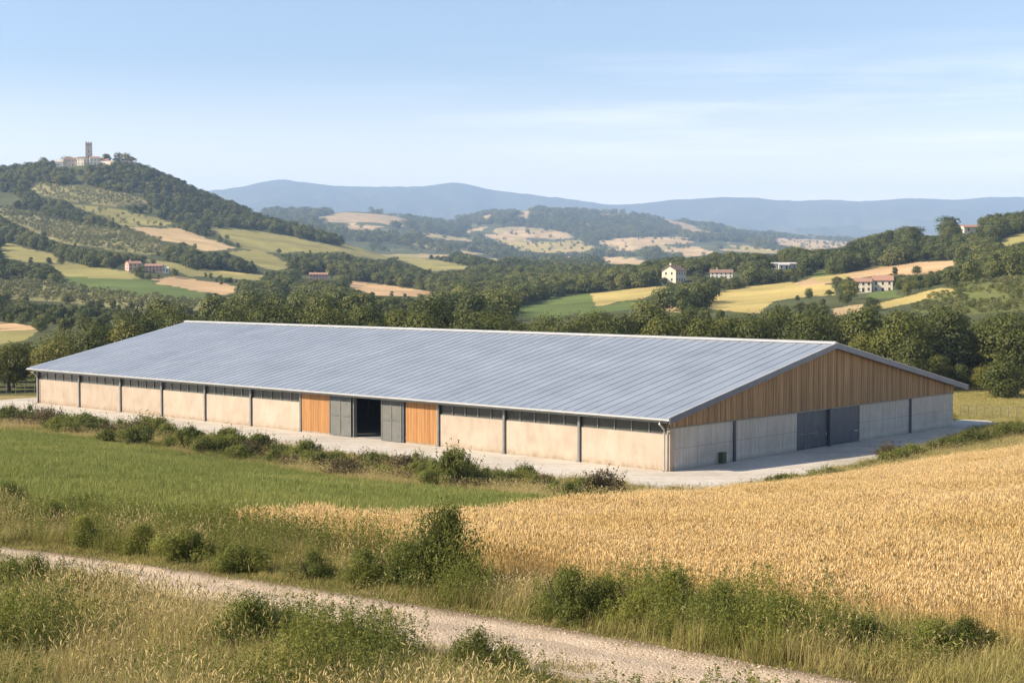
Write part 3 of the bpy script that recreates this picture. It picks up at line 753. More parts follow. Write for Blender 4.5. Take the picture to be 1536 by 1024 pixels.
def groves():
    rg = np.random.default_rng(33)
    P = []; n_ = 0
    # rows of small olives on the left hill, and hedge dots
    X, Y = np.meshgrid(np.arange(-760, 60, 6.5), np.arange(450, 2000, 6.5))
    X = X.ravel() + rg.normal(0, .8, X.size); Y = Y.ravel() + rg.normal(0, .8, X.size)
    Xr = X + (Y - 450) * 0.12
    Z = height(Xr, Y); px, py = project(Xr, Y, Z)
    k = (fieldmask(px, py, Y) == 2) & (rg.random(len(Xr)) < .9)
    for c, y0, y1, poly, kk in FIELDS[11:12]:
        k &= ~(inpoly(px, py, poly) & (rg.random(len(Xr)) > .12))
    Xr, Y, Z = Xr[k], Y[k], Z[k]; n = len(Xr)
    h = rg.uniform(3.0, 4.6, n)
    scatter("olive_trees", np.stack([Xr, Y, Z], -1), [src("olive_%d" % i, m) for i, m in enumerate(olive_crowns)], rg.integers(0, 3, n),
            np.stack([np.zeros(n), np.zeros(n), rg.uniform(0, 6.28, n)], -1), np.stack([h, h, h], -1),
            "grey green olive groves planted in rows on the left hill", "olive grove")
groves()
def scrub():
    rg = np.random.default_rng(35)
    X, Y = np.meshgrid(np.arange(60, 260, 2.0), np.arange(330, 620, 2.0))
    X = X.ravel() + rg.normal(0, .8, X.size); Y = Y.ravel() + rg.normal(0, .8, Y.size)
    Z = height(X, Y); px, py = project(X, Y, Z)
    k = inpoly(px, py, FIELDS[26][3]) & (fbm(X / 12, Y / 12, 3) > .42) & (rg.random(X.size) < .75)
    X, Y, Z = X[k], Y[k], Z[k]; n = len(X); h = rg.uniform(.6, 1.5, n)
    scatter("scrub", np.stack([X, Y, Z - .1], -1), [src("scrub_%d" % i, m) for i, m in enumerate([olive_crowns[0], far_crowns[1], olive_crowns[2], far_crowns[3]])], rg.integers(0, 4, n),
            np.stack([np.zeros(n), np.zeros(n), rg.uniform(0, 6.28, n)], -1), np.stack([h * 1.2, h * 1.2, h], -1), "low green scrub covering the rounded slope at the right edge", "scrub")
scrub()

# ------------------------------------------------------------------ far village and farm buildings
M['stucco_pink'] = mat_simple("stucco_pink", (0.52, 0.33, 0.26), (0.62, 0.42, 0.33), 0.6, 0.9)
M['stucco_cream'] = mat_simple("stucco_cream", (0.66, 0.58, 0.44), (0.76, 0.68, 0.54), 0.5, 0.9)
M['stucco_white'] = mat_simple("stucco_white", (0.68, 0.64, 0.57), (0.78, 0.74, 0.68), 0.5, 0.9)
M['stone'] = mat_simple("rubble_stone", (0.44, 0.36, 0.28), (0.60, 0.50, 0.40), 1.5, 0.95, bumps=0.6, dist=0.05)
M['stone_pale'] = mat_simple("pale_stone", (0.46, 0.37, 0.29), (0.62, 0.52, 0.43), 0.3, 0.9)
M['tile_red'] = mat_simple("terracotta_tiles", (0.28, 0.15, 0.105), (0.42, 0.25, 0.18), 2.0, 0.9, stretch=(4, 1, 1))
M['tile_brown'] = mat_simple("brown_tiles", (0.20, 0.12, 0.09), (0.30, 0.19, 0.14), 2.0, 0.9, stretch=(4, 1, 1))
M['win_dark'] = mat_simple("dark_window", (0.03, 0.03, 0.03), (0.06, 0.055, 0.05), 1.0, 0.3)
M['sheet_pale'] = mat_simple("pale_sheet_roof", (0.5, 0.47, 0.42), (0.62, 0.58, 0.52), 0.5, 0.6)

def house_vol(root, x0, x1, y0, y1, h, rh, wall, roof, floors=2, nwin=4, over=0.5, door=True, chim=True, sidewin=2):
    """gabled volume, ridge along local x; front is y0"""
    b = MB(); ym = (y0 + y1) / 2
    b.add([(x0, y0, -1.2), (x1, y0, -1.2), (x1, y1, -1.2), (x0, y1, -1.2), (x0, y0, h), (x1, y0, h), (x1, y1, h), (x0, y1, h), (x0, ym, h + rh), (x1, ym, h + rh)],
          [(0, 1, 5, 4), (2, 3, 7, 6), (1, 2, 6, 9, 5), (3, 0, 4, 8, 7), (4, 5, 9, 8), (6, 7, 8, 9)])
    b.build("wall", wall, root)
    r = MB(); t = .25; k = rh / ((y1 - y0) / 2)
    for s, ya in ((-1, y0), (1, y1)):
        ye = ya + s * over; ze = h - over * k + .04; zr = h + rh + .04
        r.hexa([(x0 - over, ye, ze), (x1 + over, ye, ze), (x1 + over, ym, zr), (x0 - over, ym, zr)],
               [(x0 - over, ye, ze + t), (x1 + over, ye, ze + t), (x1 + over, ym, zr + t), (x0 - over, ym, zr + t)])
    ro = r.build("roof", roof, root)
    if chim:
        c = MB(); cx = x0 + (x1 - x0) * .3
        c.box(cx - .4, cx + .4, ym + .4, ym + 1.1, h + rh * .6, h + rh + 1.3); c.box(cx - .5, cx + .5, ym + .3, ym + 1.2, h + rh + 1.3, h + rh + 1.5)
        c.build("chimney", wall, ro)
    fh = h / floors
    for f in range(floors):
        for i in range(nwin):
            cx = x0 + (x1 - x0) * (i + .5) / nwin
            if door and f == 0 and i == nwin // 2:
                w = MB(); w.box(cx - .6, cx + .6, y0 - .04, y0 + .1, 0, 2.2); w.build("door", M['win_dark'], root)
            else:
                w = MB(); w.box(cx - .5, cx + .5, y0 - .04, y0 + .1, f * fh + .95, f * fh + 2.25); wo = w.build("window", M['win_dark'], root)
                s = MB(); s.box(cx - .65, cx + .65, y0 - .14, y0 - .002, f * fh + .83, f * fh + .94); s.build("sill", M['stone'], wo)
        for i in range(sidewin):
            for xs, e in ((x1, 1), (x0, -1)):
                cy = y0 + (y1 - y0) * (i + .7) / (sidewin + .4)
                w = MB(); a, c_ = sorted((xs - e * .1, xs + e * .04)); w.box(a, c_, cy - .45, cy + .45, f * fh + .95, f * fh + 2.2); w.build("window", M['win_dark'], root)

def house(px, py, ymin, rz, label, vols, name="farmhouse", cat="house", group=None, sc=1.0):
    p = ground(px, py, ymin)
    r = empty(name, tuple(p), math.radians(rz)); tag(r, label, cat, group); r.scale = (sc, sc, sc)
    for v in vols: house_vol(r, *v[:8], **(v[8] if len(v) > 8 else {}))
    return r, p
hw = dict
r1, p1 = house(200, 406, 400, 35, "left one of two pink farmhouses on the left slope, red roof", [(-5, 5, -4, 4, 5.2, 1.7, M['stucco_pink'], M['tile_red'], hw(nwin=3))], sc=0.8)
r2, p2 = house(233, 408, 400, 8, "long pink farmhouse beside the red roofed one, above the green field", [(-8, 6, -3.5, 3.5, 5.0, 1.6, M['stucco_pink'], M['tile_red'], hw(nwin=5)), (6.2, 11, -3, 2.5, 3.0, 1.1, M['stucco_white'], M['sheet_pale'], hw(floors=1, nwin=2, chim=False, sidewin=1))], sc=0.72)
house(478, 421, 500, 6, "long two storey pink farmhouse alone in the valley trees", [(-8.5, 8.5, -4, 4, 5.8, 1.6, M['stucco_pink'], M['tile_red'], hw(nwin=6))], sc=0.72)
house(1012, 424, 450, 62, "cream gabled house with a dark roof, at the left end of the ridge hamlet", [(-8, 6, -3.8, 3.8, 6.2, 2.3, M['stucco_cream'], M['tile_brown'], hw(nwin=4)), ])
house(1083, 418, 450, -8, "white farmhouse with a brown roof in the middle of the ridge hamlet", [(-9, 8, -4.2, 4.2, 4.6, 2.2, M['stucco_white'], M['tile_brown'], hw(nwin=5))], sc=0.66)
house(1175, 404, 550, 8, "low pale house with a flat light roof above the ridge hamlet", [(-10, 8, -4, 4, 3.6, 0.7, M['stucco_white'], M['sheet_pale'], hw(floors=1, nwin=5, chim=False, over=1.0)), (-5, 2, -6, -4.3, 3.0, .6, M['stucco_white'], M['sheet_pale'], hw(floors=1, nwin=2, chim=False, sidewin=0))], sc=0.8)
house(1392, 356, 600, 20, "white villa with a red roof on the crest of the right hill", [(-7, 7, -5, 5, 6.8, 1.6, M['stucco_white'], M['tile_red'], hw(nwin=5))], name="villa")
house(1308, 438, 420, -12, "large stone farmhouse with two wings and terracotta roofs on the right slope", [(-8.5, -0.5, -7.0, 2.0, 5.2, 1.7, M['stucco_cream'], M['tile_red'], hw(nwin=3)), (0.2, 10, -3.5, 4.0, 6.0, 2.2, M['stucco_cream'], M['tile_red'], hw(nwin=3))], sc=0.7)
house(1462, 349, 600, 10, "low barn with a long orange roof behind trees right of the villa", [(-8, 8, -3, 3, 3.0, 1.2, M['stucco_cream'], M['tile_red'], hw(floors=1, nwin=3, chim=False))], name="farm_barn", cat="barn")
house(384, 318, 1100, 10, "small white house among the trees on the left hill's shoulder", [(-5, 5, -3.5, 3.5, 5.0, 1.4, M['stucco_white'], M['tile_red'], hw(nwin=3))])
house(1190, 300, 14000, 0, "x", []) if False else None
# hilltop village
def hill(px, py, w, d, h, rh, wall, roof, rz, label, nwin, floors=2, name="village_house", fwd=0):
    p = crest(px, 1772.0)
    r = empty(name, (p[0], p[1] - fwd, p[2]), math.radians(rz)); tag(r, label, "house", None)
    house_vol(r, -w / 2, w / 2, -d / 2, d / 2, h, rh, wall, roof, floors=floors, nwin=nwin, sidewin=1, chim=w > 12)
hill(95, 246, 14, 9, 5, 3, M['stucco_white'], M['sheet_pale'], 15, "small whitish gabled house at the left end of the hilltop village", 2, 1)
hill(113, 246, 22, 10, 8, 1.8, M['stone_pale'], M['tile_red'], 8, "long pale stone village house just left of the stone tower", 5, 2)
hill(128, 246, 9, 9, 8, 1.5, M['stucco_cream'], M['tile_brown'], -10, "narrow cream house at the foot of the tower", 2, 2, fwd=6)
hill(145, 243, 12, 9, 8, 2, M['stucco_cream'], M['tile_red'], 20, "cream house right of the tower with a red roof", 3, 2)
hill(160, 244, 11, 8, 6, 3, M['stucco_white'], M['tile_red'], -15, "small white gabled house between the tower and the bastion", 2, 1)
def tower():
    p = crest(134, 1785.0)
    r = empty("stone_tower", (p[0], p[1] + 6, p[2]), math.radians(12)); tag(r, "tall square stone tower rising above the hilltop village", "tower")
    H = CAMZ + slope(213) * 1785 - p[2]; b = MB(); w = 3.9; wt = 3.7
    b.hexa([(-w, -w, -3), (w, -w, -3), (w, w, -3), (-w, w, -3)], [(-wt, -wt, H - 4.6), (wt, -wt, H - 4.6), (wt, wt, H - 4.6), (-wt, wt, H - 4.6)])
    for sx, sy in ((-1, -1), (1, -1), (1, 1), (-1, 1)):
        b.box(min(sx * wt, sx * 1.2), max(sx * wt, sx * 1.2), min(sy * wt, sy * 1.2), max(sy * wt, sy * 1.2), H - 4.6, H - 2)
    b.box(-wt, wt, -wt, wt, H - 2, H - .8); b.box(-1.15, 1.15, -1.15, 1.15, H - 4.6, H - 2.001); b.box(-3.3, 3.3, 1.1, 1.3, H - 4.6, H - 2.001)
    for i in range(3):
        for j in range(3):
            if i == 1 and j == 1: continue
            cx = (i - 1) * 3.0; cy = (j - 1) * 3.0
            b.box(cx - .6, cx + .6, cy - .6, cy + .6, H - .8, H + .5)
    b.build("tower_wall", M['stone'], r)
    c = MB(); c.box(-wt - .3, wt + .3, -wt - .3, wt + .3, H - 1.9, H - 1.4); c.build("cornice", M['stone'], r)
    for z in (H - 12, H - 18):
        q = MB(); q.box(-.5, .5, -w - .06, -w + .2, z, z + 1.8); q.build("window", M['win_dark'], r)
tower()
def bastion():
    p = crest(185, 1762.0)
    r = MB(); n = 20
    pts = [(math.cos(math.pi + math.pi * k / n) * 16, math.sin(math.pi + math.pi * k / n) * 9) for k in range(n + 1)]
    for k in range(n):
        (ax, ay), (bx, by) = pts[k], pts[k + 1]
        r.hexa([(ax, ay, -4), (bx, by, -4), (bx * .93, by * .93, -4), (ax * .93, ay * .93, -4)], [(ax * .97, ay * .97, 7 - (k > 16)), (bx * .97, by * .97, 7 - (k > 16)), (bx * .9, by * .9, 7 - (k > 16)), (ax * .9, ay * .9, 7 - (k > 16))])
    r.box(-15, 15, -1, .5, -4, 6.5)
    o = r.build("bastion_wall", M['stone'], None); o.location = (p[0], p[1] - 6, p[2]); tag(o, "curved stone bastion wall at the right end of the hilltop", "wall")
bastion()

# ------------------------------------------------------------------ the big barn
C0 = (12.3, 114.6)
ANG = math.atan2(-0.676, 0.737)
def l_of(px):
    u = (px - 768) / F
    return -(12.3 - 114.6 * u) / (.737 + .676 * u)     # local x (negative along the long side)
barn = empty("barn", (C0[0], C0[1], 0), ANG)
tag(barn, "very long low barn with a blue grey metal roof and concrete walls", "barn")
XL = -94.6; WD = 48.3; WM = 24.15

m, nt = new_mat("facade_plaster")
tc = nd(nt, 'ShaderNodeTexCoord')
n1 = noise_node(nt, tc.outputs['Object'], 0.45, 8, 0.65)
mp = nd(nt, 'ShaderNodeMapping'); mp.inputs['Scale'].default_value = (1.1, 1.1, 0.4); nt.links.new(tc.outputs['Object'], mp.inputs['Vector'])
n2 = noise_node(nt, mp.outputs[0], 1.2, 6, 0.6)
r = ramp(nt, n1.outputs['Fac'], [(0.3, (0.385, 0.312, 0.248)), (0.52, (0.435, 0.36, 0.29)), (0.72, (0.475, 0.40, 0.33))])
r2 = ramp(nt, n2.outputs['Fac'], [(0.28, (0.88, 0.875, 0.86)), (0.5, (1.0, 1.0, 1.0)), (0.7, (1.04, 1.04, 1.03))])
c = mixc(nt, 1.0, r.outputs[0], r2.outputs[0], 'MULTIPLY')
sx = nd(nt, 'ShaderNodeSeparateXYZ'); nt.links.new(tc.outputs['Object'], sx.inputs[0])
n3 = noise_node(nt, tc.outputs['Object'], 1.6, 5, 0.7)
ad = nd(nt, 'ShaderNodeMath', operation='MULTIPLY_ADD'); nt.links.new(n3.outputs['Fac'], ad.inputs[0]); ad.inputs[1].default_value = -1.5; nt.links.new(sx.outputs['Z'], ad.inputs[2])
r3 = ramp(nt, ad.outputs[0], [(0.0, (0.80, 0.74, 0.66)), (0.28, (1, 1, 1))])     # splash dirt at the wall's foot
ad.use_clamp = False
tn = nd(nt, 'ShaderNodeAttribute', attribute_name='tone'); rt = ramp(nt, tn.outputs['Fac'], [(0, (0.90, 0.885, 0.87)), (1, (1.07, 1.07, 1.06))])
c = mixc(nt, 1.0, c, rt.outputs[0], 'MULTIPLY')
mr = nd(nt, 'ShaderNodeMapRange'); mr.inputs[1].default_value = -1.0; mr.inputs[2].default_value = 0.1; nt.links.new(ad.outputs[0], mr.inputs[0])
r3 = ramp(nt, mr.outputs[0], [(0.0, (0.56, 0.50, 0.43)), (0.45, (0.9, 0.88, 0.85)), (0.75, (1, 1, 1))])
c = mixc(nt, 1.0, c, r3.outputs[0], 'MULTIPLY')
out(nt, bsdf(nt, c, 0.9, 0, bump(nt, n3.outputs['Fac'], 0.25, 0.02), 0.15).outputs[0]); M['plaster'] = m

def panel_concrete(name, a, b_, px_, pz_):
    m, nt = new_mat(name)
    tc = nd(nt, 'ShaderNodeTexCoord')
    n1 = noise_node(nt, tc.outputs['Object'], 0.5, 8, 0.65)
    mp = nd(nt, 'ShaderNodeMapping'); mp.inputs['Scale'].default_value = (4, 4, 0.3); nt.links.new(tc.outputs['Object'], mp.inputs['Vector'])
    n2 = noise_node(nt, mp.outputs[0], 1.0, 6, 0.65)
    r = ramp(nt, n1.outputs['Fac'], [(0.3, a), (0.7, b_)])
    r2 = ramp(nt, n2.outputs['Fac'], [(0.3, (0.8, 0.8, 0.8)), (0.65, (1.08, 1.08, 1.08))])
    c = mixc(nt, 1.0, r.outputs[0], r2.outputs[0], 'MULTIPLY')
    sx = nd(nt, 'ShaderNodeSeparateXYZ'); nt.links.new(tc.outputs['Object'], sx.inputs[0])
    # formwork joints: thin darker lines every panel
    fs = []
    for ax, per in (('Y', px_), ('Z', pz_)):
        md = nd(nt, 'ShaderNodeMath', operation='PINGPONG'); md.inputs[1].default_value = per / 2; nt.links.new(sx.outputs[ax], md.inputs[0])
        lt = nd(nt, 'ShaderNodeMath', operation='LESS_THAN'); lt.inputs[1].default_value = 0.028; nt.links.new(md.outputs[0], lt.inputs[0]); fs.append(lt)
    mx = nd(nt, 'ShaderNodeMath', operation='MAXIMUM'); nt.links.new(fs[0].outputs[0], mx.inputs[0]); nt.links.new(fs[1].outputs[0], mx.inputs[1])
    k = nd(nt, 'ShaderNodeMath', operation='MULTIPLY'); k.inputs[1].default_value = 0.45; nt.links.new(mx.outputs[0], k.inputs[0])
    c = mixc(nt, k.outputs[0], c, (0.16, 0.155, 0.15))
    mr = nd(nt, 'ShaderNodeMath', operation='MULTIPLY_ADD'); nt.links.new(n2.outputs['Fac'], mr.inputs[0]); mr.inputs[1].default_value = -1.3; nt.links.new(sx.outputs['Z'], mr.inputs[2])
    m2 = nd(nt, 'ShaderNodeMapRange'); m2.inputs[1].default_value = -0.8; m2.inputs[2].default_value = 0.7; nt.links.new(mr.outputs[0], m2.inputs[0])
    r3 = ramp(nt, m2.outputs[0], [(0.0, (0.78, 0.78, 0.77)), (0.4, (1.15, 1.15, 1.15)), (0.6, (1, 1, 1))])
    c = mixc(nt, 1.0, c, r3.outputs[0], 'MULTIPLY')
    n3 = noise_node(nt, tc.outputs['Object'], 6, 5)
    out(nt, bsdf(nt, c, 0.85, 0, bump(nt, n3.outputs['Fac'], 0.25, 0.02), 0.2).outputs[0])
    return m
M['conc'] = panel_concrete("cast_concrete", (0.42, 0.385, 0.335), (0.53, 0.49, 0.43), 1.25, 1.7)
M['wood_dark'] = mat_simple("larch_cladding", (0.28, 0.17, 0.08), (0.46, 0.29, 0.14), 0.5, 0.75, tone=0.42, stretch=(6, 6, 0.5))
M['wood_orange'] = mat_simple("fresh_larch_doors", (0.37, 0.175, 0.06), (0.50, 0.255, 0.095), 0.7, 0.7, tone=0.28, stretch=(6, 6, 0.5))
M['metal_dark'] = mat_simple("dark_steel", (0.075, 0.085, 0.105), (0.10, 0.11, 0.13), 1, 0.5, metal=0.3)
M['metal_fascia'] = mat_simple("grey_fascia", (0.10, 0.115, 0.15), (0.13, 0.145, 0.18), 1, 0.45, metal=0.2)
M['metal_post'] = mat_simple("grey_steel_posts", (0.17, 0.175, 0.17), (0.23, 0.235, 0.23), 2, 0.5, metal=0.3)
M['gutter'] = mat_simple("zinc_gutter", (0.42, 0.42, 0.41), (0.55, 0.55, 0.53), 1, 0.4, metal=0.5)
M['shutter'] = mat_simple("grey_louvres", (0.155, 0.155, 0.14), (0.20, 0.20, 0.182), 1, 0.6, metal=0.1)
M['glass'] = mat_simple("dusty_glass", (0.045, 0.047, 0.042), (0.085, 0.085, 0.072), 0.8, 0.25, spec=0.5)
M['frame'] = mat_simple("window_frame_steel", (0.16, 0.16, 0.15), (0.22, 0.22, 0.21), 1, 0.5, metal=0.3)
M['ridge'] = mat_simple("pale_ridge_metal", (0.40, 0.40, 0.40), (0.48, 0.48, 0.48), 1, 0.5, metal=0.1)
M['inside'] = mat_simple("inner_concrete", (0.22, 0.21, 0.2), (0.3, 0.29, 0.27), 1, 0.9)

# roof metal, standing seams every 1.2 m, with per-sheet tone
m, nt = new_mat("standing_seam_roof")
tc = nd(nt, 'ShaderNodeTexCoord'); sx = nd(nt, 'ShaderNodeSeparateXYZ'); nt.links.new(tc.outputs['Object'], sx.inputs[0])
at = nd(nt, 'ShaderNodeAttribute', attribute_name='tone')
n1 = noise_node(nt, tc.outputs['Object'], 0.25, 7, 0.6)
mp = nd(nt, 'ShaderNodeMapping'); mp.inputs['Scale'].default_value = (2.5, 0.12, 0.3); nt.links.new(tc.outputs['Object'], mp.inputs['Vector'])
n2 = noise_node(nt, mp.outputs[0], 1.0, 6, 0.6)
r = ramp(nt, at.outputs['Fac'], [(0.0, (0.285, 0.315, 0.365)), (1.0, (0.305, 0.335, 0.385))])
r2 = ramp(nt, n1.outputs['Fac'], [(0.3, (0.86, 0.87, 0.88)), (0.7, (1.1, 1.1, 1.1))])
r3 = ramp(nt, n2.outputs['Fac'], [(0.3, (0.9, 0.9, 0.9)), (0.7, (1.07, 1.07, 1.07))])
c = mixc(nt, 1.0, r.outputs[0], r2.outputs[0], 'MULTIPLY'); c = mixc(nt, 1.0, c, r3.outputs[0], 'MULTIPLY')
out(nt, bsdf(nt, c, 0.48, 0.25, bump(nt, n1.outputs['Fac'], 0.1, 0.05), 0.4).outputs[0]); M['roof'] = m
M['seam'] = mat_simple("roof_seams", (0.20, 0.22, 0.27), (0.25, 0.27, 0.32), 1, 0.5, metal=0.2)

ZE, ZR, ZB = 4.22, 9.2, 4.02     # top of roof at near eave, ridge, far eave
YE, YB = -0.8, 50.5
XN = 0.5
def xleft(y): return -95.7 - 2.8 * (1 - abs(y - WM) / (WM + .8)) if y <= WM else -95.7 - 2.8 * (1 - (y - WM) / (YB - WM))
def zroof(y): return ZE + (ZR - ZE) * (y - YE) / (WM - YE) if y <= WM else ZR + (ZB - ZR) * (y - WM) / (YB - WM)
TH = 0.16
b = MB(); seam = MB()
nst = 80
for k in range(nst):
    t0, t1 = k / nst, (k + 1) / nst
    for (ya, yb) in ((YE, WM), (WM, YB)):
        xa0 = XN + (xleft(ya) - XN) * t0; xa1 = XN + (xleft(ya) - XN) * t1
        xb0 = XN + (xleft(yb) - XN) * t0; xb1 = XN + (xleft(yb) - XN) * t1
        top = [(xa1, ya, zroof(ya)), (xa0, ya, zroof(ya)), (xb0, yb, zroof(yb)), (xb1, yb, zroof(yb))]
        bot = [(p[0], p[1], p[2] - TH) for p in top]
        b.add(bot + top, [(0, 3, 2, 1), (4, 5, 6, 7)] + ([(1, 2, 6, 5)] if k == 0 else []) + ([(3, 0, 4, 7)] if k == nst - 1 else []) + ([(0, 1, 5, 4)] if ya == YE else [(2, 3, 7, 6)]), random.random())
        # raised seam on the sheet joint
        w = 0.013; hs = 0.03
        A = Vector((xa0, ya + .02 if ya == YE else ya, zroof(ya))); B = Vector((xb0, yb, zroof(yb)))
        if k == 0: A.x -= .04; B.x -= .04
        seam.hexa([A + Vector((-w, 0, 0)), A + Vector((w, 0, 0)), B + Vector((w, 0, 0)), B + Vector((-w, 0, 0))],
                  [A + Vector((-w, 0, hs)), A + Vector((w, 0, hs)), B + Vector((w, 0, hs)), B + Vector((-w, 0, hs))])
roof = b.build("roof", M['roof'], barn)
seam.build("seam", M['seam'], roof)
rc = MB()
rc.hexa([(xleft(WM) - .02, WM - .3, zroof(WM - .3) + .05), (XN + .02, WM - .3, zroof(WM - .3) + .05), (XN + .02, WM, ZR + .05), (xleft(WM) - .02, WM, ZR + .05)],
        [(xleft(WM) - .02, WM - .3, zroof(WM - .3) + .15), (XN + .02, WM - .3, zroof(WM - .3) + .15), (XN + .02, WM, ZR + .2), (xleft(WM) - .02, WM, ZR + .2)])
rc.hexa([(xleft(WM) - .02, WM, ZR + .05), (XN + .02, WM, ZR + .05), (XN + .02, WM + .3, zroof(WM + .3) + .05), (xleft(WM) - .02, WM + .3, zroof(WM + .3) + .05)],
        [(xleft(WM) - .02, WM, ZR + .2), (XN + .02, WM, ZR + .2), (XN + .02, WM + .3, zroof(WM + .3) + .15), (xleft(WM) - .02, WM + .3, zroof(WM + .3) + .15)])
rc.build("ridge_cap", M['ridge'], roof)
fa = MB()
for (ya, yb) in ((YE - .02, WM), (WM, YB + .02)):
    fa.hexa([(XN + .004, ya, zroof(ya) - .42), (XN + .12, ya, zroof(ya) - .42), (XN + .12, yb, zroof(yb) - .42), (XN + .004, yb, zroof(yb) - .42)],
            [(XN + .004, ya, zroof(ya) + .06), (XN + .12, ya, zroof(ya) + .06), (XN + .12, yb, zroof(yb) + .06), (XN + .004, yb, zroof(yb) + .06)])
fa.build("fascia", M['metal_fascia'], barn)
ft = MB()
for (ya, yb) in ((YE - .02, WM), (WM, YB + .02)):
    ft.hexa([(XN - .14, ya, zroof(ya) + .064), (XN + .14, ya, zroof(ya) + .064), (XN + .14, yb, zroof(yb) + .064), (XN - .14, yb, zroof(yb) + .064)],
            [(XN - .14, ya, zroof(ya) + .10), (XN + .14, ya, zroof(ya) + .10), (XN + .14, yb, zroof(yb) + .10), (XN - .14, yb, zroof(yb) + .10)])
ft.build("verge_trim", M['gutter'], roof)
# gutter, half round
g = MB(); n = 8
cs = [(YE - .1 + .1 * math.cos(a), ZE - .10 + .10 * math.sin(a) * 1.2) for a in [math.pi * (1 + k / n) for k in range(n + 1)]]
cs = cs + [(c[0] + (0.015 if c[0] < YE - .1 else -0.015), c[1] + .02) for c in reversed(cs)]
xa, xb = -95.6, XN - .05
vs = [(xa, c[0], c[1]) for c in cs] + [(xb, c[0], c[1]) for c in cs]; N = len(cs)
g.add(vs, [(i, (i + 1) % N, (i + 1) % N + N, i + N) for i in range(N)] + [tuple(range(N)), tuple(range(2 * N - 1, N - 1, -1))])
g.build("gutter", M['gutter'], barn)
bk = MB()
bk.box(XL, XN - .2, YE + .02, YE + .14, ZE - .36, ZE - .17); bk.build("eave_beam", M['metal_post'], barn)
for xx in (-0.35, -94.3):
    d = MB()
    d.tube([(xx, YE - .1, ZE - .2), (xx, YE - .1, ZE - .45), (xx, -.3, ZE - .95), (xx, -.26, ZE - 1.2), (xx, -.26, .12), (xx - .0, -.5, .03)], [.075] * 6, 10)
    d.build("downpipe", M['gutter'], barn)

posts = [l_of(p) for p in (870, 757, 658)] + [l_of(p) for p in (451, 376, 307, 242, 180, 118)]
ZW = 2.86; ZT = 3.80
edge = [0.0] + posts[:3]; edge2 = posts[3:] + [XL]
wt = .28
def bays(es):
    q_ = MB()
    for a, c in zip(es[:-1], es[1:]): q_.box(c, min(a, -.3), 0, wt, -.3, ZW, random.random())
    return q_
wall = bays(edge); wall.build("facade_wall", M['plaster'], barn)
wall = bays(edge2); wall.build("facade_wall", M['plaster'], barn)
wall = MB(); wall.box(-0.298, 0, 0.0, .6, -.3, 3.41); wall.build("corner_pier", M['plaster'], barn)
hd = MB(); hd.box(XL, -.3, .02, .26, ZT, ZE - .3); hd.build("wall_plate", M['metal_post'], barn)
for a, c in list(zip(edge[:-1], edge[1:])) + list(zip(edge2[:-1], edge2[1:])):
    x1 = a - (.32 if a == 0 else .1); x0 = c + .1
    w = MB(); w.box(x0, x1, .12, .14, ZW + .01, ZT - .01); wo = w.build("window", M['glass'], barn)
    f = MB(); f.box(x0, x1, .03, .2, ZW + .001, ZW + .06); f.box(x0, x1, .03, .2, ZT - .06, ZT - .002)
    for k in range(1, 5):
        xm = x0 + (x1 - x0) * k / 5; f.box(xm - .05, xm + .05, .03, .2, ZW + .061, ZT - .061)
    f.build("frame", M['frame'], wo)
for p in posts + [XL + .06]:
    q = MB()
    q.box(p - .11, p + .11, -.16, -.13, -.05, ZE - .35); q.box(p - .11, p + .11, -.03, -.002, -.05, ZE - .35); q.box(p - .03, p + .03, -.129, -.031, -.05, ZE - .35)
    q.box(p - .19, p + .19, -.24, -.002, 0, .05)
    q.build("post", M['metal_post'], barn)
# doors and shutters in the middle of the long side
def board_panel(x0, x1, y, z0, z1, name, mat, bw=.18, parent=barn):
    q = MB(); n = max(1, round((x1 - x0) / bw)); w = (x1 - x0) / n
    for k in range(n):
        q.box(x0 + k * w + .006, x0 + (k + 1) * w - .006, y - .05 - .008 * (k % 2), y, z0, z1, random.random())
    q.box(x0, x1, y + .001, y + .05, z0, z1, 0.0)
    return q.build(name, mat, parent)
pl = MB()
for a, c in ((609, 657), (452.5, 495)):
    x0, x1 = sorted((l_of(a), l_of(c)))
    board_panel(x0, x1 - .1, -.03, .16, ZT + .05, "wooden_door", M['wood_orange'])
    pl.box(x0, x1, -.06, .2, -.2, .15)
pl.build("door_plinth", M['plaster'], barn)
def shutter(pa, pb, yy):
    x0, x1 = sorted((l_of(pa), l_of(pb)))
    fr = MB(); w = .09
    xm = (x0 + x1) / 2
    for xx in (x0, xm - w / 2, x1 - w): fr.box(xx, xx + w, yy - .1, yy, .05, ZT + .05)
    for z in (.05, 1.9, ZT - .04): 
        fr.box(x0 + w + .001, xm - w / 2 - .001, yy - .09, yy - .01, z, z + w); fr.box(xm + w / 2 + .001, x1 - w - .001, yy - .09, yy - .01, z, z + w)
    so = fr.build("sliding_shutter", M['shutter'], barn)
    lv = MB()
    z = .16
    while z < ZT - .12:
        if not (1.82 < z < 2.0):
            for (a, c) in ((x0 + w, xm - w / 2), (xm + w / 2, x1 - w)):
                lv.hexa([(a, yy - .07, z), (c, yy - .07, z), (c, yy - .02, z + .055), (a, yy - .02, z + .055)], [(a, yy - .07, z + .02), (c, yy - .07, z + .02), (c, yy - .02, z + .075), (a, yy - .02, z + .075)])
        z += .085
    lv.build("louvre", M['shutter'], so)
    bp = MB(); bp.box(x0 + .02, x1 - .02, yy + .002, yy + .02, .08, ZT); bp.build("backing", M['metal_dark'], so)
shutter(496, 528, -.12); shutter(573.5, 604, -.12)
for pxx in (606.5,):
    q = MB(); xx = l_of(pxx); q.box(xx - .14, xx + .1, -.2, -.0, -.05, ZE - .35); q.build("post", M['metal_dark'], barn)
x0, x1 = sorted((l_of(531), l_of(572)))
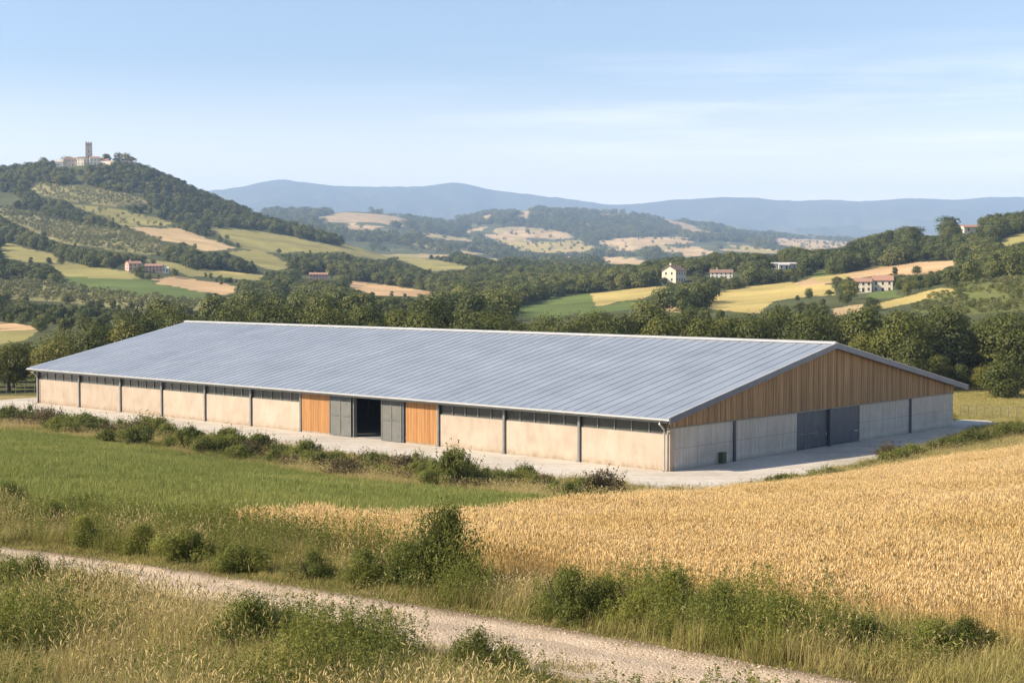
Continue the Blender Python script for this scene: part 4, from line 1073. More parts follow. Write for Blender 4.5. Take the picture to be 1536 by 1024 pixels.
fr = MB(); fr.box(x0 - .12, x0 - .003, -.1, .3, 0, ZT); fr.box(x1 + .003, x1 + .12, -.1, .3, 0, ZT); fr.build("door_frame", M['metal_post'], barn)
# gable end
gw = [(0.0, 8.8), (8.8, 18.5), (29.4, 39.1), (39.1, WD)]
ZG = 3.42
for a, c in ((.602, 18.5), (29.4, WD)):
    gq = MB(); gq.box(-.3, -.0, a, c, -.3, ZG - .002); gq.build("gable_wall", M['conc'], barn)
for p in (8.8, 39.1):
    q = MB(); q.box(.002, .16, p - .13, p + .13, -.05, ZG - .05); q.build("post", M['metal_dark'], barn)
q = MB(); q.box(-.02, .2, 23.9 - .12, 23.9 + .12, -.05, ZG - .01); q.build("post", M['metal_dark'], barn)
for i, (a, c) in enumerate(((18.5, 23.77), (24.03, 29.4))):
    q = MB(); n = 4; w = (c - a) / n
    for k in range(n): q.box(-.18, -.06 - .004 * (k % 2), a + k * w + .012, a + (k + 1) * w - .012, .05, ZG - .01)
    q.box(-.2, -.181, a, c, .05, ZG - .01)
    o = q.build("sliding_door", M['metal_dark'], barn)
    if i == 0:
        h_ = MB()
        for (ya, yb) in ((a + .5, a + 1.55), (a + 2.0, a + 3.6)):
            h_.box(-.058, -.03, ya, yb, 1.35, 1.40); h_.box(-.058, -.03, ya, ya + .05, .12, 1.349); h_.box(-.058, -.03, yb - .05, yb, .12, 1.349)
        h_.build("wicket_frame", M['metal_post'], o)
    h_ = MB(); h_.box(-.057, .02, (c - .35) if i == 0 else (c - .9), (c - .28) if i == 0 else (c - .3), 1.0, 1.07 if i else 1.3); h_.build("handle", M['gutter'], o)
# larch boards of the gable, cut by the roof slope
q = MB(); bw = .2; n = round((WD + .3) / bw); w = (WD + .3) / n
for k in range(n):
    ya = -.3 + k * w + .006; yb = -.3 + (k + 1) * w - .006
    za, zb = zroof(ya) - TH - .01, zroof(yb) - TH - .01
    if min(za, zb) < ZG + .05: continue
    xo = .06 + .012 * (k % 2)
    if ya < WM < yb: 
        za = zb = min(za, zb)
    q.hexa([(0, ya, ZG), (xo, ya, ZG), (xo, yb, ZG), (0, yb, ZG)], [(0, ya, za), (xo, ya, za), (xo, yb, zb), (0, yb, zb)], random.random())
q.add([(-.02, -.3, ZG), (-.02, WD, ZG), (-.02, WD, zroof(WD) - TH - .01), (-.02, WM, ZR - TH - .01), (-.02, -.3, zroof(-.3) - TH - .01),
       (-.1, -.3, ZG), (-.1, WD, ZG), (-.1, WD, zroof(WD) - TH - .01), (-.1, WM, ZR - TH - .01), (-.1, -.3, zroof(-.3) - TH - .01)],
      [(0, 1, 2, 3, 4), (9, 8, 7, 6, 5), (0, 5, 6, 1), (1, 6, 7, 2), (2, 7, 8, 3), (3, 8, 9, 4), (4, 9, 5, 0)], 0.0)
q.build("gable_cladding", M['wood_dark'], barn)
fl = MB(); fl.box(.001, .11, -.3, WD, ZG - .09, ZG - .005); fl.build("drip_flashing", M['metal_post'], barn)
# unseen walls, floor and inner columns
q = MB(); q.box(XL, -.3, WD - .25, WD, -.3, 3.9); q.box(XL - .25, XL, 0, WD, -.3, 4.0)
q.add([(XL, 0, 4.0), (XL, WD, 4.0), (XL, WM, ZR - .3), (XL - .2, 0, 4.0), (XL - .2, WD, 4.0), (XL - .2, WM, ZR - .3)], [(0, 1, 2), (5, 4, 3), (0, 3, 4, 1), (1, 4, 5, 2), (2, 5, 3, 0)])
q.build("rear_wall", M['inside'], barn)
q = MB(); q.box(XL, -.3, .3, WD - .26, -.1, .02); q.build("floor_slab", M['inside'], barn)
for xx in posts[1:5]:
    for yy in (6, 16, 32):
        q = MB(); q.box(xx - .18, xx + .18, yy - .18, yy + .18, .02, zroof(yy) - TH - .05); q.build("inner_column", M['metal_post'], barn)
q = MB(); q.box(l_of(545), l_of(520), 9.0, 9.3, .02, 3.2); q.build("inner_partition", M['inside'], barn)

# little things at the barn
u = empty("utility_box", (0, 0, 0), ANG)
Pm = Matrix.Rotation(ANG, 4, 'Z') @ Vector((.28, 6.8, 0)); u.location = (C0[0] + Pm.x, C0[1] + Pm.y, 0.0)
tag(u, "small green metal utility box against the concrete gable wall", "utility box")
M['green_paint'] = mat_simple("dark_green_paint", (0.055, 0.07, 0.035), (0.085, 0.10, 0.05), 3, 0.6)
q = MB(); q.box(-.2, .2, -.27, .27, .06, .88); q.build("cabinet", M['green_paint'], u, .015)
q = MB(); q.box(-.24, .24, -.31, .31, .881, .94); q.build("lid", M['green_paint'], u, .01)
q = MB(); q.box(-.22, .22, -.29, .29, 0, .06); q.build("plinth", M['conc'], u)
q = MB(); q.box(.2005, .215, -.2, .2, .12, .8); q.build("door", M['green_paint'], u)

# ------------------------------------------------------------------ paved yard
m, nt = new_mat("yard_concrete")
geo = nd(nt, 'ShaderNodeNewGeometry')
n1 = noise_node(nt, geo.outputs['Position'], 0.12, 8, 0.65); n2 = noise_node(nt, geo.outputs['Position'], 1.3, 7, 0.7); n3 = noise_node(nt, geo.outputs['Position'], 14, 3)
r = ramp(nt, n1.outputs['Fac'], [(0.3, (0.41, 0.365, 0.31)), (0.5, (0.51, 0.46, 0.395)), (0.7, (0.56, 0.51, 0.445))])
r2 = ramp(nt, n2.outputs['Fac'], [(0.3, (0.82, 0.81, 0.8)), (0.6, (1.04, 1.04, 1.04))])
r3 = ramp(nt, n3.outputs['Fac'], [(0.3, (0.92, 0.92, 0.92)), (0.6, (1.04, 1.04, 1.04))])
c = mixc(nt, 1.0, r.outputs[0], r2.outputs[0], 'MULTIPLY'); c = mixc(nt, 1.0, c, r3.outputs[0], 'MULTIPLY')
mpt = nd(nt, 'ShaderNodeMapping'); mpt.inputs['Rotation'].default_value = (0, 0, -ANG); mpt.inputs['Scale'].default_value = (0.03, 1.1, 1); nt.links.new(geo.outputs['Position'], mpt.inputs['Vector'])
n4 = noise_node(nt, mpt.outputs[0], 1.0, 5, 0.6); r4 = ramp(nt, n4.outputs['Fac'], [(0.34, (0.80, 0.78, 0.75)), (0.5, (1, 1, 1))])   # worn wheel lines
c = mixc(nt, 1.0, c, r4.outputs[0], 'MULTIPLY')
out(nt, bsdf(nt, c, 0.9, 0, bump(nt, n2.outputs['Fac'], 0.3, 0.03), 0.2).outputs[0]); M['yard'] = m
def yard():
    ap = []
    for i in range(len(APRON)):       # soften the outline
        a = np.array(APRON[i]); b_ = np.array(APRON[(i + 1) % len(APRON)])
        L = np.linalg.norm(b_ - a); n = max(1, int(L / 2))
        d = (b_ - a) / L; nn = np.array([d[1], -d[0]])
        for k in range(n):
            p = a + (b_ - a) * k / n; p = p + nn * (float(fbm(p[0] / 3, p[1] / 3, 3)) - .5) * 1.2
            ap.append(tuple(p))
    import bmesh
    bm = bmesh.new()
    top = [bm.verts.new((x, y, 0.0)) for x, y in ap]
    f = bm.faces.new(top)
    r = bmesh.ops.extrude_face_region(bm, geom=[f])
    for v in [g for g in r['geom'] if isinstance(g, bmesh.types.BMVert)]: v.co.z = -0.35
    bmesh.ops.recalc_face_normals(bm, faces=bm.faces)
    bmesh.ops.triangulate(bm, faces=bm.faces)
    me = D.meshes.new("yard_pavement"); bm.to_mesh(me); bm.free(); me.materials.append(M['yard'])
    tag(link(D.objects.new("yard_pavement", me)), kind='structure')
yard()

# ------------------------------------------------------------------ gravel track
m, nt = new_mat("gravel_track")
geo = nd(nt, 'ShaderNodeNewGeometry')
n1 = noise_node(nt, geo.outputs['Position'], 0.9, 7, 0.65); n2 = noise_node(nt, geo.outputs['Position'], 16, 6, 0.7)
vo = nd(nt, 'ShaderNodeTexVoronoi'); vo.inputs['Scale'].default_value = 22; nt.links.new(geo.outputs['Position'], vo.inputs['Vector'])
at = nd(nt, 'ShaderNodeAttribute', attribute_name='edge')
r = ramp(nt, n1.outputs['Fac'], [(0.3, (0.43, 0.33, 0.235)), (0.7, (0.56, 0.445, 0.33))])
r2 = ramp(nt, vo.outputs['Color'], [(0.0, (0.75, 0.74, 0.72)), (1.0, (1.15, 1.14, 1.12))])
c = mixc(nt, 1.0, r.outputs[0], r2.outputs[0], 'MULTIPLY')
c = mixc(nt, at.outputs['Fac'], c, (0.17, 0.12, 0.07))
ah = nd(nt, 'ShaderNodeMath', operation='MULTIPLY_ADD'); nt.links.new(vo.outputs['Distance'], ah.inputs[0]); ah.inputs[1].default_value = -0.8; nt.links.new(n2.outputs['Fac'], ah.inputs[2])
out(nt, bsdf(nt, c, 0.95, 0, bump(nt, ah.outputs[0], 0.9, 0.03), 0.15).outputs[0]); M['gravel'] = m
TRACK_PTS = []
def track():
    cols = np.arange(-380, 1700, 14.0); nv = 24
    A = np.array([ground(p, li(L_TRT, p) - 3, 10) for p in cols]); B = np.array([ground(p, li(L_TRB, p) + 6, 10) for p in cols])
    t = np.linspace(0, 1, nv)[None, :, None]
    P = A[:, None] * (1 - t) + B[:, None] * t
    P[..., 2] = height(P[..., 0], P[..., 1]) + 0.035 - 0.05 * (np.exp(-((t[..., 0] - .28) / .12) ** 2) + np.exp(-((t[..., 0] - .72) / .12) ** 2)) + (fbm(P[..., 0] * 2.2, P[..., 1] * 2.2, 4) - .5) * .05 + .02
    e = np.clip(1 - np.minimum(t[..., 0], 1 - t[..., 0]) / .14, 0, 1) + 0 * P[..., 0]
    mid = np.exp(-((t[..., 0] - .2) / .05) ** 2) * np.clip((P[..., 0] - 2) / 3, 0, 1) * .9
    e = np.clip(e * (0.4 + fbm(P[..., 0] * 1.5, P[..., 1] * 1.5, 3)) * 1.1 + mid * (fbm(P[..., 0], P[..., 1], 3) > .42), 0, 1)
    n, k = P.shape[:2]; i = np.arange(n * k).reshape(n, k)
    Fq = np.stack([i[:-1, :-1], i[:-1, 1:], i[1:, 1:], i[1:, :-1]], -1).reshape(-1, 4)
    me = np_mesh("gravel_track", P.reshape(-1, 3), Fq, [M['gravel']], None, {'edge': e.reshape(-1)}, smooth=True)
    tag(link(D.objects.new("gravel_track", me)), kind='structure')
    # loose stones
    rg = np.random.default_rng(3)
    N = 8000
    a = rg.random(N) * (n - 1); b_ = np.clip(rg.beta(.8, .8, N), 0, 1) * (k - 1)
    ai = a.astype(int); bi = np.minimum(b_.astype(int), k - 2)
    fa, fb = (a - ai)[:, None], (b_ - bi)[:, None]
    Q = (P[ai, bi] * (1 - fb) + P[ai, bi + 1] * fb) * (1 - fa) + (P[ai + 1, bi] * (1 - fb) + P[ai + 1, bi + 1] * fb) * fa
    base = np.array([(1, 0, 0), (-1, 0, 0), (0, 1, 0), (0, -1, 0), (0, 0, 1), (0, 0, -1)], dtype=float)
    fc = np.array([(0, 2, 4), (2, 1, 4), (1, 3, 4), (3, 0, 4), (2, 0, 5), (1, 2, 5), (3, 1, 5), (0, 3, 5)])
    s = rg.uniform(.006, .017, N) * np.where(rg.random(N) < .03, 2.2, 1)
    V = base[None] * rg.uniform(.6, 1.3, (N, 6, 1)) * s[:, None, None] * np.array([1, 1, .7]) + Q[:, None] + np.array([0, 0, .004])
    V[..., 0] += rg.normal(0, .2, (N, 6)) * s[:, None]
    Fc = (fc[None] + 6 * np.arange(N)[:, None, None]).reshape(-1, 3)
    tag(link(D.objects.new("gravel", np_mesh("gravel", V.reshape(-1, 3), Fc, [M['stonechip']]))), "pale loose gravel lying on the farm track", "gravel", None, 'stuff')
M['stonechip'] = mat_simple("limestone_chips", (0.44, 0.345, 0.25), (0.60, 0.49, 0.38), 3.0, 0.9)
track()

# ------------------------------------------------------------------ grasses
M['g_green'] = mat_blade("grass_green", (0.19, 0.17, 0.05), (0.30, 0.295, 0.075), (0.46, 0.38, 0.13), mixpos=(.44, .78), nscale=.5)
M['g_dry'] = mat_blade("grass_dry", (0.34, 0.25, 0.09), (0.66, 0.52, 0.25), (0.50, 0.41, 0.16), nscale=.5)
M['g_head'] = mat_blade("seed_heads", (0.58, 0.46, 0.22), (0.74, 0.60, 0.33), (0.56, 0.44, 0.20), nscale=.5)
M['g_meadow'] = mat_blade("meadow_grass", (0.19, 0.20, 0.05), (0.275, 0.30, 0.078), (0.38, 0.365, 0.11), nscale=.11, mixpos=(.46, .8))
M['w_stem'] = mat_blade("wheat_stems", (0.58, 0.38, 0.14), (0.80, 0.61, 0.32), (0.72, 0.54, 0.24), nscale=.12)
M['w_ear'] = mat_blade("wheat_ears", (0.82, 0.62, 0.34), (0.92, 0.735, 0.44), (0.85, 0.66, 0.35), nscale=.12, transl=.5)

def blades(n, size, hr, w, bend, rg, segs=3, mat=0, h0=0.0, pos=None):
    """curved tapering blades: returns V,F(list),h,rnd"""
    P = rg.uniform(-size / 2, size / 2, (n, 2)) if pos is None else pos
    H = rg.uniform(hr[0], hr[1], n) * (.75 + .35 * rg.random(n)); a = rg.uniform(0, 6.283, n)
    bx = np.cos(a); by = np.sin(a); be = bend * rg.uniform(.2, 1.2, n) * H
    fa = a + 1.57 + rg.normal(0, .5, n); wx = np.cos(fa) * w * .5; wy = np.sin(fa) * w * .5
    V = []; hh = []
    for s in range(segs + 1):
        t = s / segs; tw = (1 - t ** 1.6) if s < segs else 0.0
        cx = P[:, 0] + bx * be * t * t; cy = P[:, 1] + by * be * t * t; cz = H * (t - .18 * bend * t * t) - .02 * (s == 0)
        if s < segs:
            V.append(np.stack([cx - wx * tw, cy - wy * tw, cz], -1)); V.append(np.stack([cx + wx * tw, cy + wy * tw, cz], -1)); hh += [t, t]
        else:
            V.append(np.stack([cx, cy, cz], -1)); hh += [1.0]
    V = np.stack(V, 1); m = V.shape[1]
    b0 = (np.arange(n) * m)[:, None]
    Q = np.concatenate([b0 + np.array([[2 * s, 2 * s + 1, 2 * s + 3, 2 * s + 2]]) for s in range(segs - 1)]) if segs > 1 else np.zeros((0, 4), int)
    T = b0 + np.array([[2 * segs - 2, 2 * segs - 1, 2 * segs]])
    tip = np.stack([P[:, 0] + bx * be, P[:, 1] + by * be, H * (1 - .18 * bend)], -1)
    dr = np.stack([bx * be * 2, by * be * 2, H * (1 - .36 * bend)], -1); dr /= np.linalg.norm(dr, axis=1, keepdims=True)
    return V.reshape(-1, 3), Q, T, np.tile(np.array(hh), n), np.repeat(rg.random(n), m), tip, dr

def heads(tip, dr, L, w, rg, droop=.3):
    """spindle-shaped ears at stem tips"""
    n = len(tip); L = L * rg.uniform(.75, 1.25, n)[:, None]; w = w * rg.uniform(.8, 1.2, n)[:, None]
    R = rg.normal(size=(n, 3)); a = np.cross(dr, R); a /= np.linalg.norm(a, axis=1, keepdims=True); b = np.cross(dr, a)
    d2 = dr + np.array([0, 0, -droop]) * rg.random((n, 1)) * 1.5; d2 /= np.linalg.norm(d2, axis=1, keepdims=True)
    V = [tip]
    for t, k in ((.3, 1.0), (.7, .8)):
        c = tip + dr * L * t * .5 + d2 * L * t * .5
        for j in range(3):
            an = j * 2.094
            V.append(c + (a * math.cos(an) + b * math.sin(an)) * w * k * .5)
    V.append(tip + dr * L * .4 + d2 * L * .6)
    V = np.stack(V, 1)
    f3 = []; f4 = []
    for j in range(3):
        k = (j + 1) % 3
        f3 += [(0, 1 + j, 1 + k), (7, 4 + k, 4 + j)]; f4 += [(1 + j, 4 + j, 4 + k, 1 + k)]
    o = (np.arange(n) * 8)[:, None, None]
    return V.reshape(-1, 3), (o + np.array(f4)[None]).reshape(-1, 4), (o + np.array(f3)[None]).reshape(-1, 3), np.tile([0, .3, .3, .3, .7, .7, .7, 1.0], n), np.repeat(rg.random(n), 8)

def join(parts, mats, name):
    V = []; Fq = []; Ft = []; mq = []; mt = []; h = []; r = []; off = 0
    for (v, q, t, hh, rr, mi) in parts:
        V.append(v); Fq.append(q + off); Ft.append(t + off); mq += [mi] * len(q); mt += [mi] * len(t); h.append(hh); r.append(rr); off += len(v)
    Q = np.concatenate(Fq); T = np.concatenate(Ft)
    fs = [f for f in (Q, T) if len(f)]
    return np_mesh(name, np.concatenate(V), fs, mats, (mq if len(Q) else []) + mt, {'h': np.concatenate(h), 'rnd': np.concatenate(r)})

def wheat_var(seed):
    rg = np.random.default_rng(seed)
    v, q, t, h, r, tip, dr = blades(165, 1.0, (.64, .84), .010, .14, rg, 2)
    v[2::5]  # stems keep their width
    hv, hq, ht, hh, hr = heads(tip - dr * .02, dr, .13, .018, rg, .3)
    lv, lq, lt, lh, lr, _, _ = blades(70, 1.0, (.3, .62), .016, .7, rg, 2)
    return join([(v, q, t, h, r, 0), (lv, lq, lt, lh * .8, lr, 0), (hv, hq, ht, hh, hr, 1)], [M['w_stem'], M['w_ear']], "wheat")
def rough_var(seed, kind):
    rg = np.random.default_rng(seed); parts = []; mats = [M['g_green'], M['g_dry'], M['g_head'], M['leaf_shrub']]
    def bl(n, hr, w, be, mi, size=.8, segs=3):
        v, q, t, h, r, tip, dr = blades(n, size, hr, w, be, rg, segs); parts.append((v, q, t, h, r, mi)); return tip, dr
    if kind == 'green':
        bl(130, (.25, .55), .011, .5, 0); bl(60, (.3, .65), .008, .5, 1)
    elif kind == 'dry':
        bl(50, (.2, .45), .010, .5, 0); bl(100, (.25, .6), .008, .45, 1)
        tip, dr = bl(20, (.5, .88), .006, .35, 1)
        v, q, t, h, r = heads(tip, dr, .125, .016, rg, .8); parts.append((v, q, t, h, r, 2))
    elif kind == 'mixed':
        bl(90, (.2, .5), .011, .6, 0); bl(75, (.25, .6), .008, .5, 1)
        tip, dr = bl(8, (.5, .82), .006, .35, 1)
        v, q, t, h, r = heads(tip, dr, .10, .014, rg, .8); parts.append((v, q, t, h, r, 2))
    elif kind == 'short':
        bl(120, (.05, .18), .010, .7, 0, segs=2); bl(60, (.05, .16), .009, .8, 1, segs=2)
    elif kind == 'weed':
        bl(60, (.2, .45), .010, .5, 0)
        n = 12; P = rg.uniform(-.34, .34, (n, 2)); C = []
        for p in P:
            H = rg.uniform(.35, .9); k = 60
            tt = rg.random(k) ** .8; C.append(np.stack([p[0] + rg.normal(0, .05, k) * (1.3 - tt), p[1] + rg.normal(0, .05, k) * (1.3 - tt), tt * H], -1))
        C = np.concatenate(C); N = rg.normal(size=C.shape); N[:, 2] = abs(N[:, 2]) + .3
        v, q = quads_leaf(C, N, rg.uniform(.022, .05, len(C)), rg, .45)
        parts.append((v, q, np.zeros((0, 3), int), np.full(len(v), .5), np.repeat(rg.random(len(C)), 4), 3))
    return join(parts, mats, "rough_" + kind)
def meadow_var(seed):
    rg = np.random.default_rng(seed)
    v, q, t, h, r, _, _ = blades(330, 1.6, (.14, .30), .022, .5, rg, 2)
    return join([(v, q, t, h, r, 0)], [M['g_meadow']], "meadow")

def grid_pts(x0, x1, y0, y1, s, rg):
    X, Y = np.meshgrid(np.arange(x0, x1, s), np.arange(y0, y1, s))
    X = X.ravel() + rg.uniform(-.45, .45, X.size) * s; Y = Y.ravel() + rg.uniform(-.45, .45, X.size) * s
    m = np.abs(X) < .42 * Y + 16
    X, Y = X[m], Y[m]; Z = height(X, Y); px, py = project(X, Y, Z)
    return X, Y, Z, px, py

def lay(name, X, Y, Z, vs, idx, s, label, cat, rg, tilt=.05):
    n = len(X)
    scatter(name, np.stack([X, Y, Z], -1), vs, idx, np.stack([rg.normal(0, tilt, n), rg.normal(0, tilt, n), rg.uniform(0, 6.28, n)], -1), np.stack([s[0] * np.ones(n), s[0] * np.ones(n), s[1] * np.ones(n)], -1), label, cat)

def grow():
    rg = np.random.default_rng(77)
    # wheat
    X, Y, Z, px, py = grid_pts(-30, 74, 18, 118, .82, rg)
    e = (fbm(X / 2, Y / 2, 3) - .5) * 10
    k = (zone(px, py + e * np.clip(40 / Y, .1, 1)) == 4) & (px < 3600) & ~inpoly(X, Y, APRON) & (Y < 116)
    k &= ~((zone(px, py + e * 0) == 6))
    X, Y, Z = X[k], Y[k], Z[k]; n = len(X)
    lay("wheat", X, Y, Z, [src("wheat_%d" % i, wheat_var(500 + i)) for i in range(6)], rg.integers(0, 6, n), (1.05, .95 + .75 * (fbm(X / 4, Y / 4, 3) - .5)), "ripe golden wheat filling the field on the right", "wheat", rg)
    print("wheat", n)
    # meadow
    X, Y, Z, px, py = grid_pts(-90, 12, 42, 165, 1.25, rg)
    zz = zone(px, py)
    k = (zz == 5) & ~inpoly(X, Y, APRON)
    X, Y, Z = X[k], Y[k], Z[k]; n = len(X)
    lay("meadow_grass", X, Y, Z, [src("meadow_%d" % i, meadow_var(520 + i)) for i in range(5)], rg.integers(0, 5, n), (1.1, .8 + .9 * fbm(X / 5, Y / 5, 3)), "short green grass of the meadow in front of the barn", "grass", rg)
    print("meadow", n)
    # rough banks: both sides of the track
    kinds = ['green', 'green', 'dry', 'dry', 'mixed', 'mixed', 'weed', 'weed', 'short', 'short']
    X, Y, Z, px, py = grid_pts(-30, 30, 12, 62, .36, rg)
    zz = zone(px, py)
    k = ((zz == 1) | (zz == 3)) | ((zz == 2) & (fbm(X / 1.1, Y / 1.1, 3) > .56) & (rg.random(len(X)) < .4))
    X, Y, Z, px, py, zz = [a[k] for a in (X, Y, Z, px, py, zz)]; n = len(X)
    nn = fbm(X / 1.9 + 40, Y / 1.9, 3); n2 = fbm(X / 3.1 + 90, Y / 3.1, 3)
    dtr = np.where(zz == 3, li(L_TRT, px) - py, py - li(L_TRB, px))
    idx = np.where(nn > .62, rg.integers(2, 4, n), np.where(nn > .50, rg.integers(4, 6, n), np.where(n2 > .55, rg.integers(6, 8, n), rg.integers(0, 2, n))))
    lush = (zz == 3) & (fbm(X / 2.0 + 11, Y / 2.0, 3) > .45) & (((px > 120) & (px < 740)) | ((px > 820) & (px < 1180)) | (rg.random(n) < .25)) & (dtr > 14)
    lush |= (zz == 1) & (fbm(X / 1.6 + 31, Y / 1.6, 3) > .60)
    idx = np.where(lush, np.where(rg.random(n) < .6, rg.integers(6, 8, n), np.where(rg.random(n) < .6, 0, 4)), idx)
    idx = np.where((dtr < np.where(zz == 1, 14, 9) + 16 * rg.random(n)), rg.integers(8, 10, n), idx)
    idx = np.where(zz == 2, rg.integers(8, 10, n), idx)
    hs = (.45 + .75 * n2 + .6 * (fbm(X / .9, Y / .9, 2) - .2)) * np.where(zz == 1, 1.2 * np.clip(.38 + dtr / 75, .38, 1.0), np.clip(.45 + dtr / 40, .45, 1.15))
    hs = np.where(Y < 21, hs * .85, hs)
    hs = np.where((zz == 3) & (px > 430) & ~lush, hs * .75, hs)
    hs = np.where(lush & (zz == 3), np.clip(hs, .75, 1.4) * 1.15, hs)
    for sx_, sy_, sr in SHRUBS:
        d = np.hypot(X - sx_, (Y - sy_ + sr * .5))
        hs = np.where(d < sr * 1.1, hs * (.35 + .5 * np.clip(d / (sr * 1.1), 0, 1)), hs)
    lay("rough_grass", X, Y, Z, [src("rough_%02d" % i, rough_var(540 + i, kk)) for i, kk in enumerate(kinds)], idx, (1.0, hs), "tall mixed grass and weeds on both sides of the gravel track", "grass", rg, .1)
    print("rough", n)
    # strip along the yard
    X, Y, Z, px, py = grid_pts(-75, 62, 84, 170, .8, rg)
    zz = zone(px, py)
    k = (zz == 6) & ~inpoly(X, Y, APRON) & ((Y < 165) | (px < 400)) & (px > -80) & (px < 1640) & (Y < 171) & ~((px > 1430) & (Y > 150))
    X, Y, Z, px, py = [a[k] for a in (X, Y, Z, px, py)]; n = len(X)
    nn = fbm(X / 5 + 70, Y / 5, 3)
    idx = np.where((nn > .5) & (px < 1060), rg.integers(2, 4, n), np.where(nn > .42, rg.integers(4, 6, n), np.where(rg.random(n) < .5, rg.integers(0, 2, n), rg.integers(6, 8, n))))
    lay("verge_grass", X, Y, Z, [src("verge_%02d" % i, rough_var(580 + i, kk)) for i, kk in enumerate(kinds)], idx, (1.5, .42 + 1.05 * nn), "dry yellow and green grass between the meadow and the paved yard", "grass", rg, .1)
    # grass in the right-hand far field and behind the yard on the left
    X, Y, Z, px, py = grid_pts(40, 90, 150, 203, 1.1, rg)
    k = (px > 1425) & ~inpoly(X, Y, APRON)
    X, Y, Z = X[k], Y[k], Z[k]; n = len(X)
    lay("field_grass", X, Y, Z, [src("fieldg_%d" % i, rough_var(560 + i, kk)) for i, kk in enumerate(['dry', 'mixed', 'green'])], rg.integers(0, 3, n), (1.6, .55), "yellow green grass of the field behind the yard on the right", "grass", rg)

# ------------------------------------------------------------------ shrubs, each its own
def shrub_mesh(name, mat, seed, lobes=9, per=120, leaf=.06, tall=1.0):
    rg = np.random.default_rng(seed); V = []; Q = []; T = []; off = 0
    for i in range(lobes):
        a = rg.uniform(0, 6.28); d = rg.uniform(0, .62); c = np.array([math.cos(a) * d, math.sin(a) * d, rg.uniform(.12, .85 - d * .5)])
        r = rg.uniform(.17, .34)
        n = per; dd = rg.normal(size=(n, 3)); dd /= np.linalg.norm(dd, axis=1, keepdims=True)
        P = c + dd * (r * rg.uniform(.5, 1.25, n))[:, None] * np.array([1, 1, .8]); P[:, 2] = np.abs(P[:, 2])
        v, q = quads_leaf(P, dd + rg.normal(0, .6, (n, 3)) + np.array([0, 0, .3]), leaf * rg.uniform(.5, 1.3, n), rg, .5)
        V.append(v); Q.append(q + off); off += len(v); T.append(np.repeat(np.clip(rg.random() * .4 + rg.normal(.1, .2, n), 0, 1), 4))
    # thin leafy shoots break the outline
    for i in range(60):
        a = rg.uniform(0, 6.28); d = rg.uniform(.1, .95); b0 = np.array([math.cos(a) * d * .6, math.sin(a) * d * .6, .2]); e = np.array([math.cos(a) * d * 1.15, math.sin(a) * d * 1.15, rg.uniform(.75, 1.3) - d * .5])
        t = rg.random(22)[:, None]; P = b0 * (1 - t) + e * t + rg.normal(0, .022, (22, 3))
        v, q = quads_leaf(P, rg.normal(size=(22, 3)), leaf * rg.uniform(.5, 1.1, 22), rg, .5)
        V.append(v); Q.append(q + off); off += len(v); T.append(np.repeat(rg.random(22), 4))
    return np_mesh(name, np.concatenate(V), np.concatenate(Q), [mat], None, {'rnd': np.concatenate(T)})
def stems_mesh(name, seed):
    rg = random.Random(seed); b = MB()
    for k in range(8):
        a = rg.uniform(0, 6.28); d = rg.uniform(.2, .6)
        b.tube([(0.04 * math.cos(a), .04 * math.sin(a), -.05), (math.cos(a) * d * .5, math.sin(a) * d * .5, .35), (math.cos(a) * d, math.sin(a) * d, .75)], [.025, .016, .006], 5)
    me = D.meshes.new(name); me.from_pydata(b.v, [], b.f); me.materials.append(M['bark']); me.update(); return me
SH_N = [shrub_mesh("foliage", M['leaf_shrub'], 700 + i, 17, 620, .050) for i in range(4)]     # near
SH_F = [shrub_mesh("foliage", M['leaf_shrub'], 720 + i, 11, 330, .085) for i in range(4)]     # by the yard
SH_B = [shrub_mesh("foliage", M['leaf_brown'], 740 + i, 11, 330, .085) for i in range(2)]
STM = [stems_mesh("stem", 800 + i) for i in range(3)]
SHRUBS = []
def shrub(px, pyb, w, h, meshes, label, group=None, ymin=14, name="shrub"):
    """w,h in photo pixels"""
    p = ground(px, pyb, ymin); s = p[1] / F
    r = empty(name, tuple(p - np.array([0, 0, .03])), random.uniform(0, 6.28)); tag(r, label, "shrub", group)
    w *= 1.3; h *= 1.4
    SHRUBS.append((p[0], p[1], w * s / 2))
    sc = (w * s / 1.75, w * s / 1.75, h * s / 1.12)
    f = D.objects.new("foliage", random.choice(meshes)); f.scale = sc; link(f, r)
    g_ = D.objects.new("stem", random.choice(STM)); g_.scale = sc; link(g_, r)
    return r
# near the track
shrub(668, 884, 112, 108, SH_N, "large dark leafy shrub at the wheat's edge above the track")
shrub(605, 885, 90, 62, SH_N, "lower green shrub joined to the left of the large dark one")
shrub(545, 880, 80, 48, SH_N, "low green weeds two plants left of the large dark shrub", name="weed_clump")
shrub(470, 872, 70, 42, SH_N, "low bushy weed above the track where the wheat begins", name="weed_clump")
shrub(78, 800, 56, 42, SH_N, "dark bush between the meadow and the left end of the track")
shrub(130, 822, 62, 44, SH_N, "green bush right of the dark one near the track's left end")
shrub(15, 760, 58, 34, SH_N, "dark low bush at the left picture edge on the meadow's border")
shrub(280, 845, 84, 50, SH_N, "mid green bushy weed above the left part of the track", name="weed_clump")
shrub(215, 832, 70, 42, SH_N, "low green weed patch left of centre along the track's upper verge", name="weed_clump")
shrub(360, 860, 80, 46, SH_N, "wide green weed above the track between the mid green ones", name="weed_clump")
shrub(855, 935, 92, 78, SH_N, "dense green shrub between the wheat and the track, middle of the bank")
shrub(905, 930, 84, 60, SH_N, "spreading green shrub directly right of the dense one on the bank")
shrub(1010, 930, 84, 66, SH_N, "green shrub in front of the wheat, right of the picture's middle")
shrub(1080, 945, 90, 62, SH_N, "olive green shrub in front of the wheat's cut edge")
